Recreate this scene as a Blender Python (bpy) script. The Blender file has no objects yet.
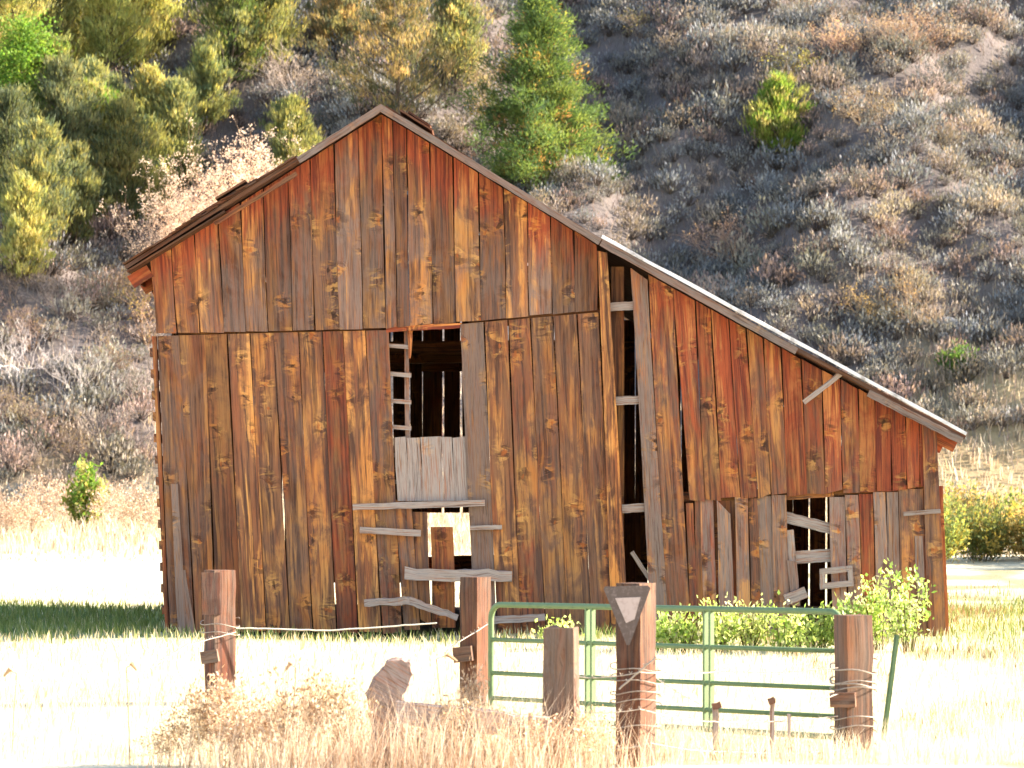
import bpy, math, random
import numpy as np
from mathutils import Vector

# ------------------------------------------------------------------ camera, world, sun, exposure
FPX = 3400.0          # focal length in pixels of a 1024 wide frame
EYE = 1.67
HORIZON = 493.0
scene = bpy.context.scene
COL = scene.collection

cam_d = bpy.data.cameras.new("camera")
cam = bpy.data.objects.new("camera", cam_d)
COL.objects.link(cam)
cam.location = (0, 0, EYE)
cam.rotation_euler = (math.radians(90), 0, 0)
cam_d.sensor_width = 36
cam_d.lens = FPX / 1024 * 36
cam_d.shift_y = (HORIZON - 384) / 1024
cam_d.clip_end = 2000
cam_d.dof.use_dof = True
cam_d.dof.focus_distance = 39
cam_d.dof.aperture_fstop = 4.0
scene.camera = cam

SUN_EL, SUN_AZ = 26.0, 9.0      # azimuth measured from +X (right) towards +Y (behind)
world = bpy.data.worlds.new("World")
scene.world = world
world.use_nodes = True
wn = world.node_tree
sky = wn.nodes.new("ShaderNodeTexSky")
sky.sky_type = 'NISHITA'
sky.sun_disc = False
sky.sun_elevation = math.radians(SUN_EL)
sky.sun_rotation = math.radians(90 - SUN_AZ)
wn.links.new(sky.outputs[0], wn.nodes["Background"].inputs[0])
wn.nodes["Background"].inputs[1].default_value = 0.115
sd = bpy.data.lights.new("sun", 'SUN')
sd.energy = 5.0
sd.angle = math.radians(0.55)
sd.color = (1.0, 0.91, 0.78)
sun = bpy.data.objects.new("sun", sd)
COL.objects.link(sun)
e, a = math.radians(SUN_EL), math.radians(SUN_AZ)
S = Vector((math.cos(e) * math.cos(a), math.cos(e) * math.sin(a), math.sin(e)))
sun.rotation_euler = S.to_track_quat('Z', 'Y').to_euler()
sun.location = (30, 20, 40)
scene.view_settings.view_transform = 'Standard'
scene.view_settings.look = 'None'
scene.view_settings.exposure = 2.36
scene.view_settings.gamma = 1.0

rng = np.random.default_rng(7)
R = random.Random(11)

# ------------------------------------------------------------------ small helpers
def tag(o, label=None, cat=None, group=None, kind=None):
    if label: o["label"] = label
    if cat: o["category"] = cat
    if group: o["group"] = group
    if kind: o["kind"] = kind
    return o

def empty(name, loc, label, cat, group=None, rz=0.0):
    o = bpy.data.objects.new(name, None)
    o.empty_display_size = 0.2
    COL.objects.link(o)
    o.location = loc
    o.rotation_euler = (0, 0, rz)
    return tag(o, label, cat, group)

def mesh_np(name, V, F, C=None, UV=None, smooth=False):
    me = bpy.data.meshes.new(name)
    if isinstance(F, np.ndarray):
        m, k = F.shape
        me.vertices.add(len(V)); me.vertices.foreach_set("co", np.asarray(V, np.float32).ravel())
        me.loops.add(m * k); me.loops.foreach_set("vertex_index", F.astype(np.int32).ravel())
        me.polygons.add(m); me.polygons.foreach_set("loop_start", np.arange(0, m * k, k, dtype=np.int32))
    else:
        me.from_pydata([tuple(v) for v in V], [], F)
    if C is not None:
        C = np.asarray(C, np.float32)
        if C.shape[1] == 3: C = np.concatenate([C, np.ones((len(C), 1), np.float32)], 1)
        at = me.attributes.new("Col", 'FLOAT_COLOR', 'POINT')
        at.data.foreach_set("color", np.ascontiguousarray(C).ravel())
    if UV is not None:
        at = me.attributes.new("puv", 'FLOAT_VECTOR', 'POINT')
        at.data.foreach_set("vector", np.ascontiguousarray(np.asarray(UV, np.float32)).ravel())
    me.update(calc_edges=True)
    me.validate()
    if smooth:
        me.polygons.foreach_set("use_smooth", np.ones(len(me.polygons), bool))
    return me

def put(name, me, mat, parent=None, loc=None):
    o = bpy.data.objects.new(name, me)
    COL.objects.link(o)
    if mat is not None and not me.materials: me.materials.append(mat)
    if parent is not None:
        o.parent = parent
        # geometry is written in world coordinates: undo the parent's transform
    if loc is not None: o.location = loc
    return o

class MB:
    """collects boxes, planks and tubes, linked as one mesh object"""
    def __init__(s): s.V=[]; s.F=[]; s.C=[]; s.U=[]
    def add(s, V, F, C, U):
        b = len(s.V)
        s.V += [tuple(v) for v in V]; s.F += [tuple(i + b for i in f) for f in F]
        s.C += [tuple(c) for c in C]; s.U += [tuple(u) for u in U]
    def build(s, name, mat, parent=None, smooth=False):
        V = np.array(s.V, float)
        if parent is not None: 
            V = V - np.array(parent_loc(parent))
        me = mesh_np(name, V, s.F, np.array(s.C), np.array(s.U), smooth)
        return put(name, me, mat, parent)

def parent_loc(p):
    l = Vector(p.location)
    while p.parent: 
        p = p.parent; l = l + Vector(p.location)
    return tuple(l)

def at(px, py, d):
    return np.array([(px - 512) * d / FPX, d, EYE - (py - HORIZON) * d / FPX])

def nz(v): 
    v = np.asarray(v, float); return v / (np.linalg.norm(v) + 1e-12)

def beam(mb, p0, p1, w, t, wdir, n=8, wob=0.003, tone=0.5, red=0.0, grey=0.0, seed=None, taper=1.0, bend=0.0):
    """a sawn board or pole of rectangular section from p0 to p1; w along wdir, t across it"""
    p0 = np.asarray(p0, float); p1 = np.asarray(p1, float)
    ax = nz(p1 - p0); L = np.linalg.norm(p1 - p0)
    wd = np.asarray(wdir, float); wd = nz(wd - ax * np.dot(wd, ax)); td = np.cross(ax, wd)
    pid = R.random() * 50
    V=[];U=[];C=[];F=[]
    sec = [(-1,-1),(0,-1.04),(1,-1),(1,1),(0,1.04),(-1,1)]
    k = len(sec)
    for i in range(n + 1):
        f = i / n
        c = p0 + ax * L * f + td * bend * math.sin(math.pi * f) + wd * R.uniform(-wob, wob)
        sc = 1 + (taper - 1) * f
        for (a_, b_) in sec:
            V.append(c + wd * (a_ * w / 2 * sc + R.uniform(-wob, wob)) + td * (b_ * t / 2 * sc + R.uniform(-wob, wob) * .5))
            U.append((a_ * w / 2 + (b_ + 1) * t / 2 + pid, L * f + pid * 3, pid)); C.append((tone, red, grey, 1))
    for i in range(n):
        for j in range(k):
            F.append((i*k+j, i*k+(j+1)%k, (i+1)*k+(j+1)%k, (i+1)*k+j))
    F.append(tuple(range(k-1, -1, -1))); F.append(tuple(n*k + j for j in range(k)))
    mb.add(V, F, C, U)

def tube(mb, pts, r, k=8, col=(0.5,0,0,1), closed=False, r1=None):
    pts = [np.asarray(p, float) for p in pts]
    n = len(pts); V=[];U=[];C=[];F=[]
    prev = None; acc = 0
    for i, p in enumerate(pts):
        d = nz(pts[min(i+1, n-1)] - pts[max(i-1, 0)])
        if prev is None:
            ref = np.array([0,0,1.]) if abs(d[2]) < .9 else np.array([1.,0,0])
            u = nz(np.cross(d, ref))
        else:
            u = nz(prev - d * np.dot(prev, d))
        prev = u; v = np.cross(d, u)
        if i: acc += np.linalg.norm(p - pts[i-1])
        rr = r if r1 is None else r + (r1 - r) * i / (n - 1)
        for j in range(k):
            an = 2 * math.pi * j / k
            V.append(p + u * rr * math.cos(an) + v * rr * math.sin(an)); U.append((rr * an, acc, 0)); C.append(col)
    for i in range(n - 1):
        for j in range(k):
            F.append((i*k+j, i*k+(j+1)%k, (i+1)*k+(j+1)%k, (i+1)*k+j))
    F.append(tuple(range(k-1, -1, -1))); F.append(tuple((n-1)*k + j for j in range(k)))
    mb.add(V, F, C, U)

# ------------------------------------------------------------------ materials
def newmat(name):
    m = bpy.data.materials.new(name); m.use_nodes = True
    nt = m.node_tree; b = nt.nodes["Principled BSDF"]
    b.inputs["Roughness"].default_value = 0.85
    b.inputs["Specular IOR Level"].default_value = 0.2
    return m, nt, b

def nd(nt, typ, ins=None, **props):
    n = nt.nodes.new("ShaderNode" + typ)
    for k_, v in props.items(): setattr(n, k_, v)
    for k_, v in (ins or {}).items():
        s = n.inputs[k_]
        if isinstance(v, bpy.types.NodeSocket): nt.links.new(v, s)
        else: s.default_value = v
    return n

def vmul(nt, vec, s):
    return nd(nt, "VectorMath", {0: vec, 1: s}, operation='MULTIPLY').outputs[0]
def vadd(nt, vec, s):
    return nd(nt, "VectorMath", {0: vec, 1: s}, operation='ADD').outputs[0]
def mth(nt, op, a_, b_=0.0, clamp=False):
    return nd(nt, "Math", {0: a_, 1: b_}, operation=op, use_clamp=clamp).outputs[0]
def mixc(nt, f, a_, b_, mode='MIX'):
    n = nt.nodes.new("ShaderNodeMix"); n.data_type = 'RGBA'; n.blend_type = mode
    for s, v in ((n.inputs[0], f), (n.inputs[6], a_), (n.inputs[7], b_)):
        if isinstance(v, bpy.types.NodeSocket): nt.links.new(v, s)
        else: s.default_value = v
    return n.outputs[2]
def ramp(nt, f, lo, hi):
    return nd(nt, "MapRange", {0: f, 1: lo, 2: hi, 3: 0.0, 4: 1.0}, interpolation_type='SMOOTHSTEP').outputs[0]
def noise(nt, vec, scale=1.0, detail=4.0, rough=.55, dist=0.0):
    return nd(nt, "TexNoise", {"Vector": vec, "Scale": scale, "Detail": detail, "Roughness": rough, "Distortion": dist}).outputs[0]

def c4(r, g, b): return (r, g, b, 1)

def plank_material(name="weathered_planks", gold=1.0, val=1.0, knots=1.0, greyc=(.24, .17, .135), sat=1.0):
    m, nt, b = newmat(name)
    uv = nd(nt, "Attribute", attribute_name="puv").outputs["Vector"]
    ca = nd(nt, "Attribute", attribute_name="Col").outputs["Color"]
    sp = nd(nt, "SeparateColor", {0: ca})
    tone, red, grey = sp.outputs[0], sp.outputs[1], sp.outputs[2]
    def sc(c): return c4(c[0]*val, c[1]*val, c[2]*val)
    # knots: sparse, irregular, with curly grain thrown sideways from each
    jit = nd(nt, "TexNoise", {"Vector": vmul(nt, uv, (7, 6, 1)), "Scale": 1.0, "Detail": 3.0, "Roughness": .6}).outputs["Color"]
    kv = vadd(nt, vmul(nt, uv, (3.1, 2.3, 1.0)), vmul(nt, nd(nt, "VectorMath", {0: jit, 1: (.5, .5, .5)}, operation='SUBTRACT').outputs[0], (.75, .55, 0)))
    vo = nd(nt, "TexVoronoi", {"Vector": kv, "Scale": 1.0, "Randomness": 1.0}, feature='F1', voronoi_dimensions='2D')
    kd = vo.outputs["Distance"]
    kc = nd(nt, "SeparateColor", {0: vo.outputs["Color"]}).outputs[0]
    keep = mth(nt, 'GREATER_THAN', kc, 0.45)
    near = mth(nt, 'MULTIPLY', mth(nt, 'SUBTRACT', 1.0, ramp(nt, kd, 0.06, 0.46)), mth(nt, 'MULTIPLY', keep, knots))
    bend = nd(nt, "CombineXYZ", {0: mth(nt, 'MULTIPLY', near, 0.018), 1: mth(nt, 'MULTIPLY', near, 0.05), 2: 0.0}).outputs[0]
    guv = vadd(nt, uv, bend)
    fine = noise(nt, vmul(nt, guv, (75, 2.4, 1)), 1.0, 5, .65)
    mid = noise(nt, vmul(nt, guv, (30, .8, 1)), 1.0, 6, .68, .3)
    broad = noise(nt, vmul(nt, guv, (8.5, .6, 1)), 1.0, 5, .62, .7)
    blot = noise(nt, vmul(nt, uv, (3.6, 1.9, 1)), 1.0, 6, .66, .6)
    hue = noise(nt, vadd(nt, vmul(nt, uv, (4.0, .8, 1)), (31, 7, 0)), 1.0, 5, .6, .5)
    curl = noise(nt, vmul(nt, uv, (4.2, 9.5, 1)), 1.0, 3, .55, 1.3)
    curl2 = noise(nt, vadd(nt, vmul(nt, uv, (4.4, 8.5, 1)), (5, 3, 0)), 1.0, 3, .55, 1.5)
    dark, brown = sc((.058, .025, .015)), mixc(nt, ramp(nt, hue, .38, .62), sc((.195, .062, .026)), sc((.175, .076, .035)))
    goldc = mixc(nt, ramp(nt, hue, .35, .65), sc((.43, .160, .045)), sc((.45, .205, .066)))
    base = mixc(nt, ramp(nt, mid, .38, .58), dark, brown)
    gm = mth(nt, 'MULTIPLY', ramp(nt, broad, .45, .60), ramp(nt, blot, .36, .56))
    gm = mth(nt, 'MULTIPLY', gm, mth(nt, 'MULTIPLY', mth(nt, 'ADD', tone, .25), 1.0 * gold), True)
    gm = mth(nt, 'MULTIPLY', gm, ramp(nt, mid, .28, .50))
    base = mixc(nt, gm, base, goldc)
    # pale grey purple weathering
    gw = mth(nt, 'MULTIPLY', mth(nt, 'MULTIPLY', grey, ramp(nt, blot, .66, .40)), ramp(nt, fine, .25, .60), True)
    gw = mth(nt, 'MAXIMUM', gw, mth(nt, 'MULTIPLY', ramp(nt, grey, .6, 1.0), ramp(nt, fine, .28, .58)))
    base = mixc(nt, gw, base, sc(greyc))
    # iron red stain where the boards have stayed dry
    rn = noise(nt, vmul(nt, uv, (9, 2.0, 1)), 1.0, 6, .68, .9)
    rm = ramp(nt, mth(nt, 'ADD', red, mth(nt, 'MULTIPLY', mth(nt, 'SUBTRACT', rn, .5), 1.5)), .30, .95)
    redc = mixc(nt, ramp(nt, mid, .36, .60), sc((.135, .026, .016)), mixc(nt, gm, sc((.34, .070, .028)), sc((.52, .20, .07))))
    base = mixc(nt, mth(nt, 'MULTIPLY', rm, .85), base, redc)
    # curly golden and dark figure round the knots
    fm = mth(nt, 'MULTIPLY', near, ramp(nt, curl2, .49, .57))
    base = mixc(nt, mth(nt, 'MULTIPLY', fm, .62), base, mixc(nt, ramp(nt, hue, .4, .6), sc((.50, .185, .045)), sc((.54, .275, .085))))
    fd = mth(nt, 'MULTIPLY', near, ramp(nt, curl, .50, .57))
    base = mixc(nt, mth(nt, 'MULTIPLY', fd, .72), base, sc((.045, .018, .011)))
    heart = mth(nt, 'MULTIPLY', mth(nt, 'SUBTRACT', 1.0, ramp(nt, kd, .04, .10)), mth(nt, 'MULTIPLY', keep, knots))
    base = mixc(nt, mth(nt, 'MULTIPLY', heart, .75), base, mixc(nt, ramp(nt, kc, .6, .7), c4(.022, .010, .006), sc((.30, .085, .025))))
    # checks and dark water stains along the grain
    base = mixc(nt, mth(nt, 'MULTIPLY', ramp(nt, fine, .54, .70), .6), base, c4(.030, .014, .010))
    st = noise(nt, vmul(nt, uv, (17, .7, 1)), 1.0, 6, .72)
    base = mixc(nt, mth(nt, 'MULTIPLY', ramp(nt, st, .55, .70), .55), base, c4(.045, .024, .021))
    hsv = nd(nt, "HueSaturation", {"Hue": .5, "Saturation": sat, "Value": mth(nt, 'ADD', mth(nt, 'MULTIPLY', tone, .70), .90), "Fac": 1.0, "Color": base})
    nt.links.new(hsv.outputs[0], b.inputs["Base Color"])
    bh = mth(nt, 'ADD', mth(nt, 'MULTIPLY', fine, .6), mth(nt, 'MULTIPLY', mid, .8))
    bp = nd(nt, "Bump", {"Strength": .65, "Distance": .007, "Height": bh})
    nt.links.new(bp.outputs[0], b.inputs["Normal"])
    return m

def foliage_material(name, trans=.35, rough=.7, vary=.5, tint=(1.5, 1.35, .8)):
    m, nt, b = newmat(name)
    ca = nd(nt, "Attribute", attribute_name="Col").outputs["Color"]
    oi = nd(nt, "ObjectInfo").outputs["Random"]
    val = mth(nt, 'ADD', mth(nt, 'MULTIPLY', oi, vary), 1 - vary / 2)
    hue = mth(nt, 'ADD', mth(nt, 'MULTIPLY', mth(nt, 'FRACT', mth(nt, 'MULTIPLY', oi, 7.31)), .05 * vary), .5 - .025 * vary)
    col = nd(nt, "HueSaturation", {"Hue": hue, "Saturation": 1.0, "Value": val, "Fac": 1.0, "Color": ca}).outputs[0]
    nt.links.new(col, b.inputs["Base Color"])
    b.inputs["Roughness"].default_value = rough
    if trans > 0:
        tr = nd(nt, "BsdfTranslucent", {"Color": mixc(nt, 1.0, col, c4(*tint), 'MULTIPLY')})
        mx = nd(nt, "MixShader", {0: trans, 1: b.outputs[0], 2: tr.outputs[0]})
        nt.links.new(mx.outputs[0], nt.nodes["Material Output"].inputs[0])
    return m

def bark_material(name, c1, c2, scale=1.0):
    m, nt, b = newmat(name)
    tc = nd(nt, "TexCoord").outputs["Object"]
    n1 = noise(nt, vmul(nt, tc, (14*scale, 14*scale, 2.0*scale)), 1.0, 6, .65, .5)
    n2 = noise(nt, vmul(nt, tc, (3*scale, 3*scale, 1.2*scale)), 1.0, 4, .6)
    col = mixc(nt, ramp(nt, n1, .35, .65), c4(*c1), c4(*c2))
    col = mixc(nt, mth(nt, 'MULTIPLY', ramp(nt, n2, .5, .7), .5), col, c4(c1[0]*.6, c1[1]*.6, c1[2]*.6))
    nt.links.new(col, b.inputs["Base Color"])
    bp = nd(nt, "Bump", {"Strength": .7, "Distance": .012, "Height": n1})
    nt.links.new(bp.outputs[0], b.inputs["Normal"])
    return m

def plain_material(name, c, rough=.6, metal=0.0, wear=None, scale=12):
    m, nt, b = newmat(name)
    tc = nd(nt, "TexCoord").outputs["Object"]
    n1 = noise(nt, tc, scale, 6, .65)
    w = wear or (c[0]*.6, c[1]*.6, c[2]*.6)
    col = mixc(nt, ramp(nt, n1, .48, .72), c4(*c), c4(*w))
    nt.links.new(col, b.inputs["Base Color"])
    b.inputs["Roughness"].default_value = rough
    b.inputs["Metallic"].default_value = metal
    return m

def ground_material():
    m, nt, b = newmat("ground_soil_and_straw")
    ca = nd(nt, "Attribute", attribute_name="Col").outputs["Color"]
    pos = nd(nt, "NewGeometry").outputs["Position"]
    n1 = noise(nt, pos, 1.6, 8, .65); n2 = noise(nt, pos, 9.0, 6, .7)
    col = mixc(nt, mth(nt, 'MULTIPLY', ramp(nt, n1, .35, .7), .45), ca, mixc(nt, 1.0, ca, c4(.62, .66, .55), 'MULTIPLY'))
    col = mixc(nt, mth(nt, 'MULTIPLY', ramp(nt, n2, .45, .7), .5), col, mixc(nt, 1.0, ca, c4(.55, .5, .45), 'MULTIPLY'))
    nt.links.new(col, b.inputs["Base Color"])
    b.inputs["Roughness"].default_value = .95
    bp = nd(nt, "Bump", {"Strength": .8, "Distance": .05, "Height": n2})
    nt.links.new(bp.outputs[0], b.inputs["Normal"])
    return m

M_PLANK = plank_material(val=.93, sat=1.02, greyc=(.205, .14, .11))
M_POST = plank_material("old_tie_wood", .3, .62, .15, (.26, .19, .14), .95)
M_FOL = foliage_material("foliage", .45)
M_PALE = foliage_material("pale_dry_leaves", .5, .8, .1, (1.2, 1.08, .9))
M_SAGE = foliage_material("sage_leaves", .22, .8, .7)
M_GRASS = foliage_material("grass_blades", .35, .75, 0, (1.2, 1.1, .95))
M_DRYWEED = foliage_material("dry_weed_leaves", .2, .8, .3, (1.1, 1.0, .9))
M_WEED = foliage_material("weed_leaves", .55, .6, .3, (1.4, 1.35, .9))
M_TWIG = foliage_material("dry_twigs", .0, .85, .4)
M_BARK = bark_material("bark", (.07, .05, .038), (.17, .125, .095))
M_GREEN = plain_material("green_gate_paint", (.135, .19, .085), .5, 0.0, (.105, .15, .07), 8)
M_WIRE = plain_material("galvanised_wire", (.34, .28, .22), .6, .2, (.20, .13, .085), 40)
M_ROPE = plain_material("pale_rope", (.55, .50, .40), .9, 0, (.38, .33, .25), 60)
M_ROOFEDGE = plain_material("pale_roof_edge", (.72, .66, .63), .6, .0, (.30, .24, .21), 5)
M_SHINGLE = plank_material("roof_shingles", .1, .7, 0.0)
M_GREYWOOD = plank_material("grey_driftwood", .15, 1.08, .3, (.235, .185, .155))
M_IRON = plain_material("rusty_iron", (.10, .05, .035), .8, .3, (.16, .07, .04), 30)
M_SIGN = plain_material("weathered_sign_border", (.105, .075, .062), .8, 0, (.19, .14, .12), 25)
M_SIGNIN = plain_material("weathered_sign_panel", (.42, .32, .28), .8, 0, (.30, .21, .18), 18)
M_ROCK = plain_material("grey_rock", (.30, .28, .26), .9, 0, (.20, .18, .17), 3)

# ------------------------------------------------------------------ terrain
def sstep(a_, b_, x): 
    t = np.clip((x - a_) / (b_ - a_), 0, 1); return t * t * (3 - 2 * t)

def T(x, y):
    x = np.asarray(x, float); y = np.asarray(y, float)
    z = -.45 + .45 * sstep(29, 38.6, y)
    z = z + .75 * sstep(52, 82, y) + .5 * np.clip((y - 70) / 20, 0, 1) ** 2
    foot = 88 + 1.2 * np.sin(x * .21 + .6) + .8 * np.sin(x * .5) - np.clip(x - 8, 0, 40) * .05
    h = np.clip(y - foot, 0, None)
    rise = .60 * (np.sqrt(h * h + 9) - 3) + 2.2 * (1 - np.exp(-(h / 6) ** 1.5))
    und = (.55 * np.sin(x * .42 + y * .21) + .45 * np.sin(x * .77 - y * .33 + 2) + .3 * np.sin(x * 1.3 + y * .9 + 1)
           + .9 * np.sin(x * .17 + .4) + .5 * np.sin((x - y) * .62 + .8 * np.sin(x * .3)) + .25 * np.sin((x - .8 * y) * 1.35 + 1.1)) * np.clip(h / 12, 0, 1)
    small = .10 * np.sin(x * 2.9 + 1.3 * np.sin(y * 1.1)) * np.sin(y * 2.3 + x) * np.clip(h / 4, 0, 1)
    zz = z + rise + und + small
    cap = 62.0
    return np.where(zz > cap - 10, cap - 10 * np.exp(-(zz - (cap - 10)) / 10), zz) + .035 * np.sin(x * 1.1 + y * .4) * np.sin(y * .6)

def ground_hit(px, py):
    d = np.linspace(24, 190, 16600)
    zr = EYE - (py - HORIZON) * d / FPX
    xr = (px - 512) * d / FPX
    k = np.argmax(T(xr, d) >= zr)
    return float(xr[k]), float(d[k]), float(T(xr[k], d[k]))

def vnoise(x, y, seed, f):
    """cheap smooth noise from a lattice"""
    g = np.random.default_rng(seed).random((64, 64))
    u = (x * f) % 64; v = (y * f) % 64
    i = np.floor(u).astype(int); j = np.floor(v).astype(int)
    fu = u - i; fv = v - j; fu = fu*fu*(3-2*fu); fv = fv*fv*(3-2*fv)
    i1 = (i + 1) % 64; j1 = (j + 1) % 64; i %= 64; j %= 64
    return (g[i, j]*(1-fu)+g[i1, j]*fu)*(1-fv) + (g[i, j1]*(1-fu)+g[i1, j1]*fu)*fv

def green_mask(x, y):
    """where the grass of the meadow stays green"""
    n = vnoise(x + 100, y + 40, 3, .9)
    side = sstep(-4.0, -4.6, x) * sstep(39.0, 40.4, y) * sstep(51.5, 48.5, y)  # shade put into the colour: dark green only where the barn's shadow lies
    front = .65 * sstep(37.2, 39.2, y) * sstep(42, 40.5, y) * sstep(-7, -5, x) * sstep(8, 6, x)
    inside = sstep(39.9, 40.3, y) * sstep(50.5, 50, y) * sstep(-4.2, -4.1, x) * sstep(5.2, 5.0, x)
    right = sstep(4.8, 5.6, x) * sstep(27, 33, y) * sstep(60, 52, y) * .6
    g = np.clip(np.maximum(np.maximum(side * 1.3, front * 1.0), right), 0, 1.3)
    return np.clip(g * (0.25 + 1.3 * n), 0, 1) * (1 - inside)

xs = np.concatenate([np.arange(-120, -26, 3.0), np.arange(-26, 26.01, .4), np.arange(29, 121, 3.0)])
ys = np.concatenate([np.arange(-60, 22, 4.0), np.arange(22, 150, .4), np.arange(150, 301, 4.0)])
GX, GY = np.meshgrid(xs, ys)
GZ = T(GX, GY)
nx, ny = len(xs), len(ys)
Vt = np.stack([GX.ravel(), GY.ravel(), GZ.ravel()], 1)
ii = np.arange(ny - 1)[:, None] * nx + np.arange(nx - 1)[None]
Ft = np.stack([ii, ii + 1, ii + nx + 1, ii + nx], -1).reshape(-1, 4)
fx, fy = GX.ravel(), GY.ravel()
straw = np.array([.62, .54, .38]); greenc = np.array([.12, .17, .035]); soil = np.array([.115, .093, .09]); tan = np.array([.34, .25, .135])
gm = green_mask(fx, fy)[:, None]
field = straw * (1 - gm) + greenc * gm
hn = vnoise(fx, fy * 2, 5, .35)[:, None]
hillc = soil * (1 - .55 * hn) + np.array([.19, .15, .125]) * .55 * hn
tm = (sstep(68, 76, fy) * sstep(104, 98, fy))[:, None]
field = field * (1 - tm) + tan * tm
hm = sstep(86 + 7 * sstep(9, 12, fx), 92 + 6 * sstep(9, 12, fx), fy + 3 * (vnoise(fx, fy, 9, .5) - .5))[:, None]
Ct = field * (1 - hm) + hillc * hm
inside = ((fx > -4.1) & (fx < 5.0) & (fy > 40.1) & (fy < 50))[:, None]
pt_ = ((fx > 2.5 + .1 * (40 - fy)) & (fy > 24) & (fy < 64))[:, None] * sstep(.52, .60, vnoise(fx + 50, fy * .55, 12, 1.1))[:, None]
Ct = Ct * (1 - .75 * pt_) + np.array([.20, .165, .065]) * .75 * pt_
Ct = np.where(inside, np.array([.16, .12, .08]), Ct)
tag(put("ground", mesh_np("ground", Vt, Ft, Ct, smooth=True), ground_material()), kind="structure")

# ------------------------------------------------------------------ the barn
BARN_Y = 40.0
PPM = FPX / BARN_Y
barn = empty("barn", (.45, 45.0, 0), "large unpainted brown plank barn with a sloping lean-to roof and open hay window", "barn")

ROOF = [(128, 268), (382, 109), (600, 242), (795, 350), (962, 437)]     # roof line as seen on the gable
def roof_py(px):
    return float(np.interp(px, [p[0] for p in ROOF], [p[1] for p in ROOF]))
def fac(px, py, y=BARN_Y): 
    return np.array([(px - 512) / PPM, y, EYE - (py - HORIZON) / PPM])

def plank(mb, tl, tr, bl, br, y=BARN_Y, th=.024, tone=None, redf=None, grey=None, ragged=0.0, gap=.85, greyf=None):
    """one vertical board of the gable: four corners on the wall, thickness, edge wobble and slight cupping"""
    tone = R.uniform(.05, 1.0) if tone is None else tone
    grey = (R.uniform(.1, .55) if R.random() < .5 else R.uniform(0, .2)) if grey is None else grey
    pid = R.random() * 60; dy = R.uniform(-.012, .010)
    tilt = R.uniform(-.004, .004)
    H = (bl[1] - tl[1]) / PPM
    n = max(3, int(H / .12))
    V=[];U=[];C=[];F=[]
    rt = R.uniform(.5, 1.25)
    s1, s2 = R.uniform(0, 9), R.uniform(0, 9)
    cup = R.uniform(-.004, .005)
    for i in range(n + 1):
        f = i / n
        lx = tl[0] + (bl[0] - tl[0]) * f + gap * (.5 + .5 * math.sin(f * 5 + s1)) + R.uniform(-.12, .12)
        rx = tr[0] + (br[0] - tr[0]) * f - gap * (.5 + .5 * math.sin(f * 4 + s2)) + R.uniform(-.12, .12)
        ly = tl[1] + (bl[1] - tl[1]) * f; ry = tr[1] + (br[1] - tr[1]) * f
        if i == n and ragged: ly += R.uniform(-ragged, ragged); ry += R.uniform(-ragged, ragged)
        mx, my = (lx + rx) / 2, (ly + ry) / 2
        yy = y + dy + tilt * math.sin(f * 3 + s1)
        row = [fac(lx, ly, yy), fac(mx, my, yy - cup), fac(rx, ry, yy), fac(rx, ry, yy + th), fac(lx, ly, yy + th)]
        wdt = (rx - lx) / PPM
        us = [-wdt/2, 0, wdt/2, wdt/2 + th, -wdt/2 - th]
        for q, p in enumerate(row):
            V.append(p); U.append((us[q] + pid, p[2] + pid * 3.7, pid))
            if redf is None: rd = .1
            else: rd = redf(512 + p[0] * PPM, HORIZON - (p[2] - EYE) * PPM) * rt
            gy = grey if greyf is None else min(1.0, grey + greyf(512 + p[0] * PPM, HORIZON - (p[2] - EYE) * PPM))
            C.append((tone, min(rd, 1.2), gy, 1))
    k = 5
    for i in range(n):
        for j in range(k):
            F.append((i*k+j, (i+1)*k+j, (i+1)*k+(j+1)%k, i*k+(j+1)%k))
    F.append((0,1,2,3,4)); F.append(tuple(n*k + j for j in (4,3,2,1,0)))
    mb.add(V, F, C, U)

def red_gable(px, py):
    d = py - roof_py(px)
    edge = math.exp(-(d / 42.0) ** 1.3)
    return .16 + 1.15 * edge + (.26 if px < 240 else 0) * math.exp(-d / 120)
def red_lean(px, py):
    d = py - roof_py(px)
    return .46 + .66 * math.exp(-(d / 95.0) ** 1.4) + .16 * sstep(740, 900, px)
def red_main(px, py): 
    return .10 + .22 * (1 if R.random() < .05 else 0)

# gable boards above the seam -------------------------------------------------
seam = lambda px: float(np.interp(px, [155, 300, 388, 460, 530, 600], [334, 330, 328, 322, 316, 310]))
ge = [156, 177, 200, 224, 246, 268, 293, 315, 339, 363, 386, 397, 410, 433, 456, 481, 506, 529, 552, 575, 598]
def lean(px): return float(np.interp(px, [155, 270, 400, 600], [.075, .035, .02, .015]))
g = MB()
for x0, x1 in zip(ge[:-1], ge[1:]):
    def top(xb):
        xt = xb
        for _ in range(5):
            yt = roof_py(xt) + 5; xt = xb - lean(xb) * (seam(xb) - yt)
        return (xt, yt)
    tl, tr = top(x0), top(x1)
    # a sloping top, plus the apex for the two boards under the ridge
    plank(g, tl, tr, (x0, seam(x0)), (x1, seam(x1)), y=BARN_Y - .006, redf=red_gable, ragged=.8, greyf=lambda px, py: .42 * float(sstep(25, 130, py - roof_py(px))))
g.build("gable_siding", M_PLANK, barn)

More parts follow.
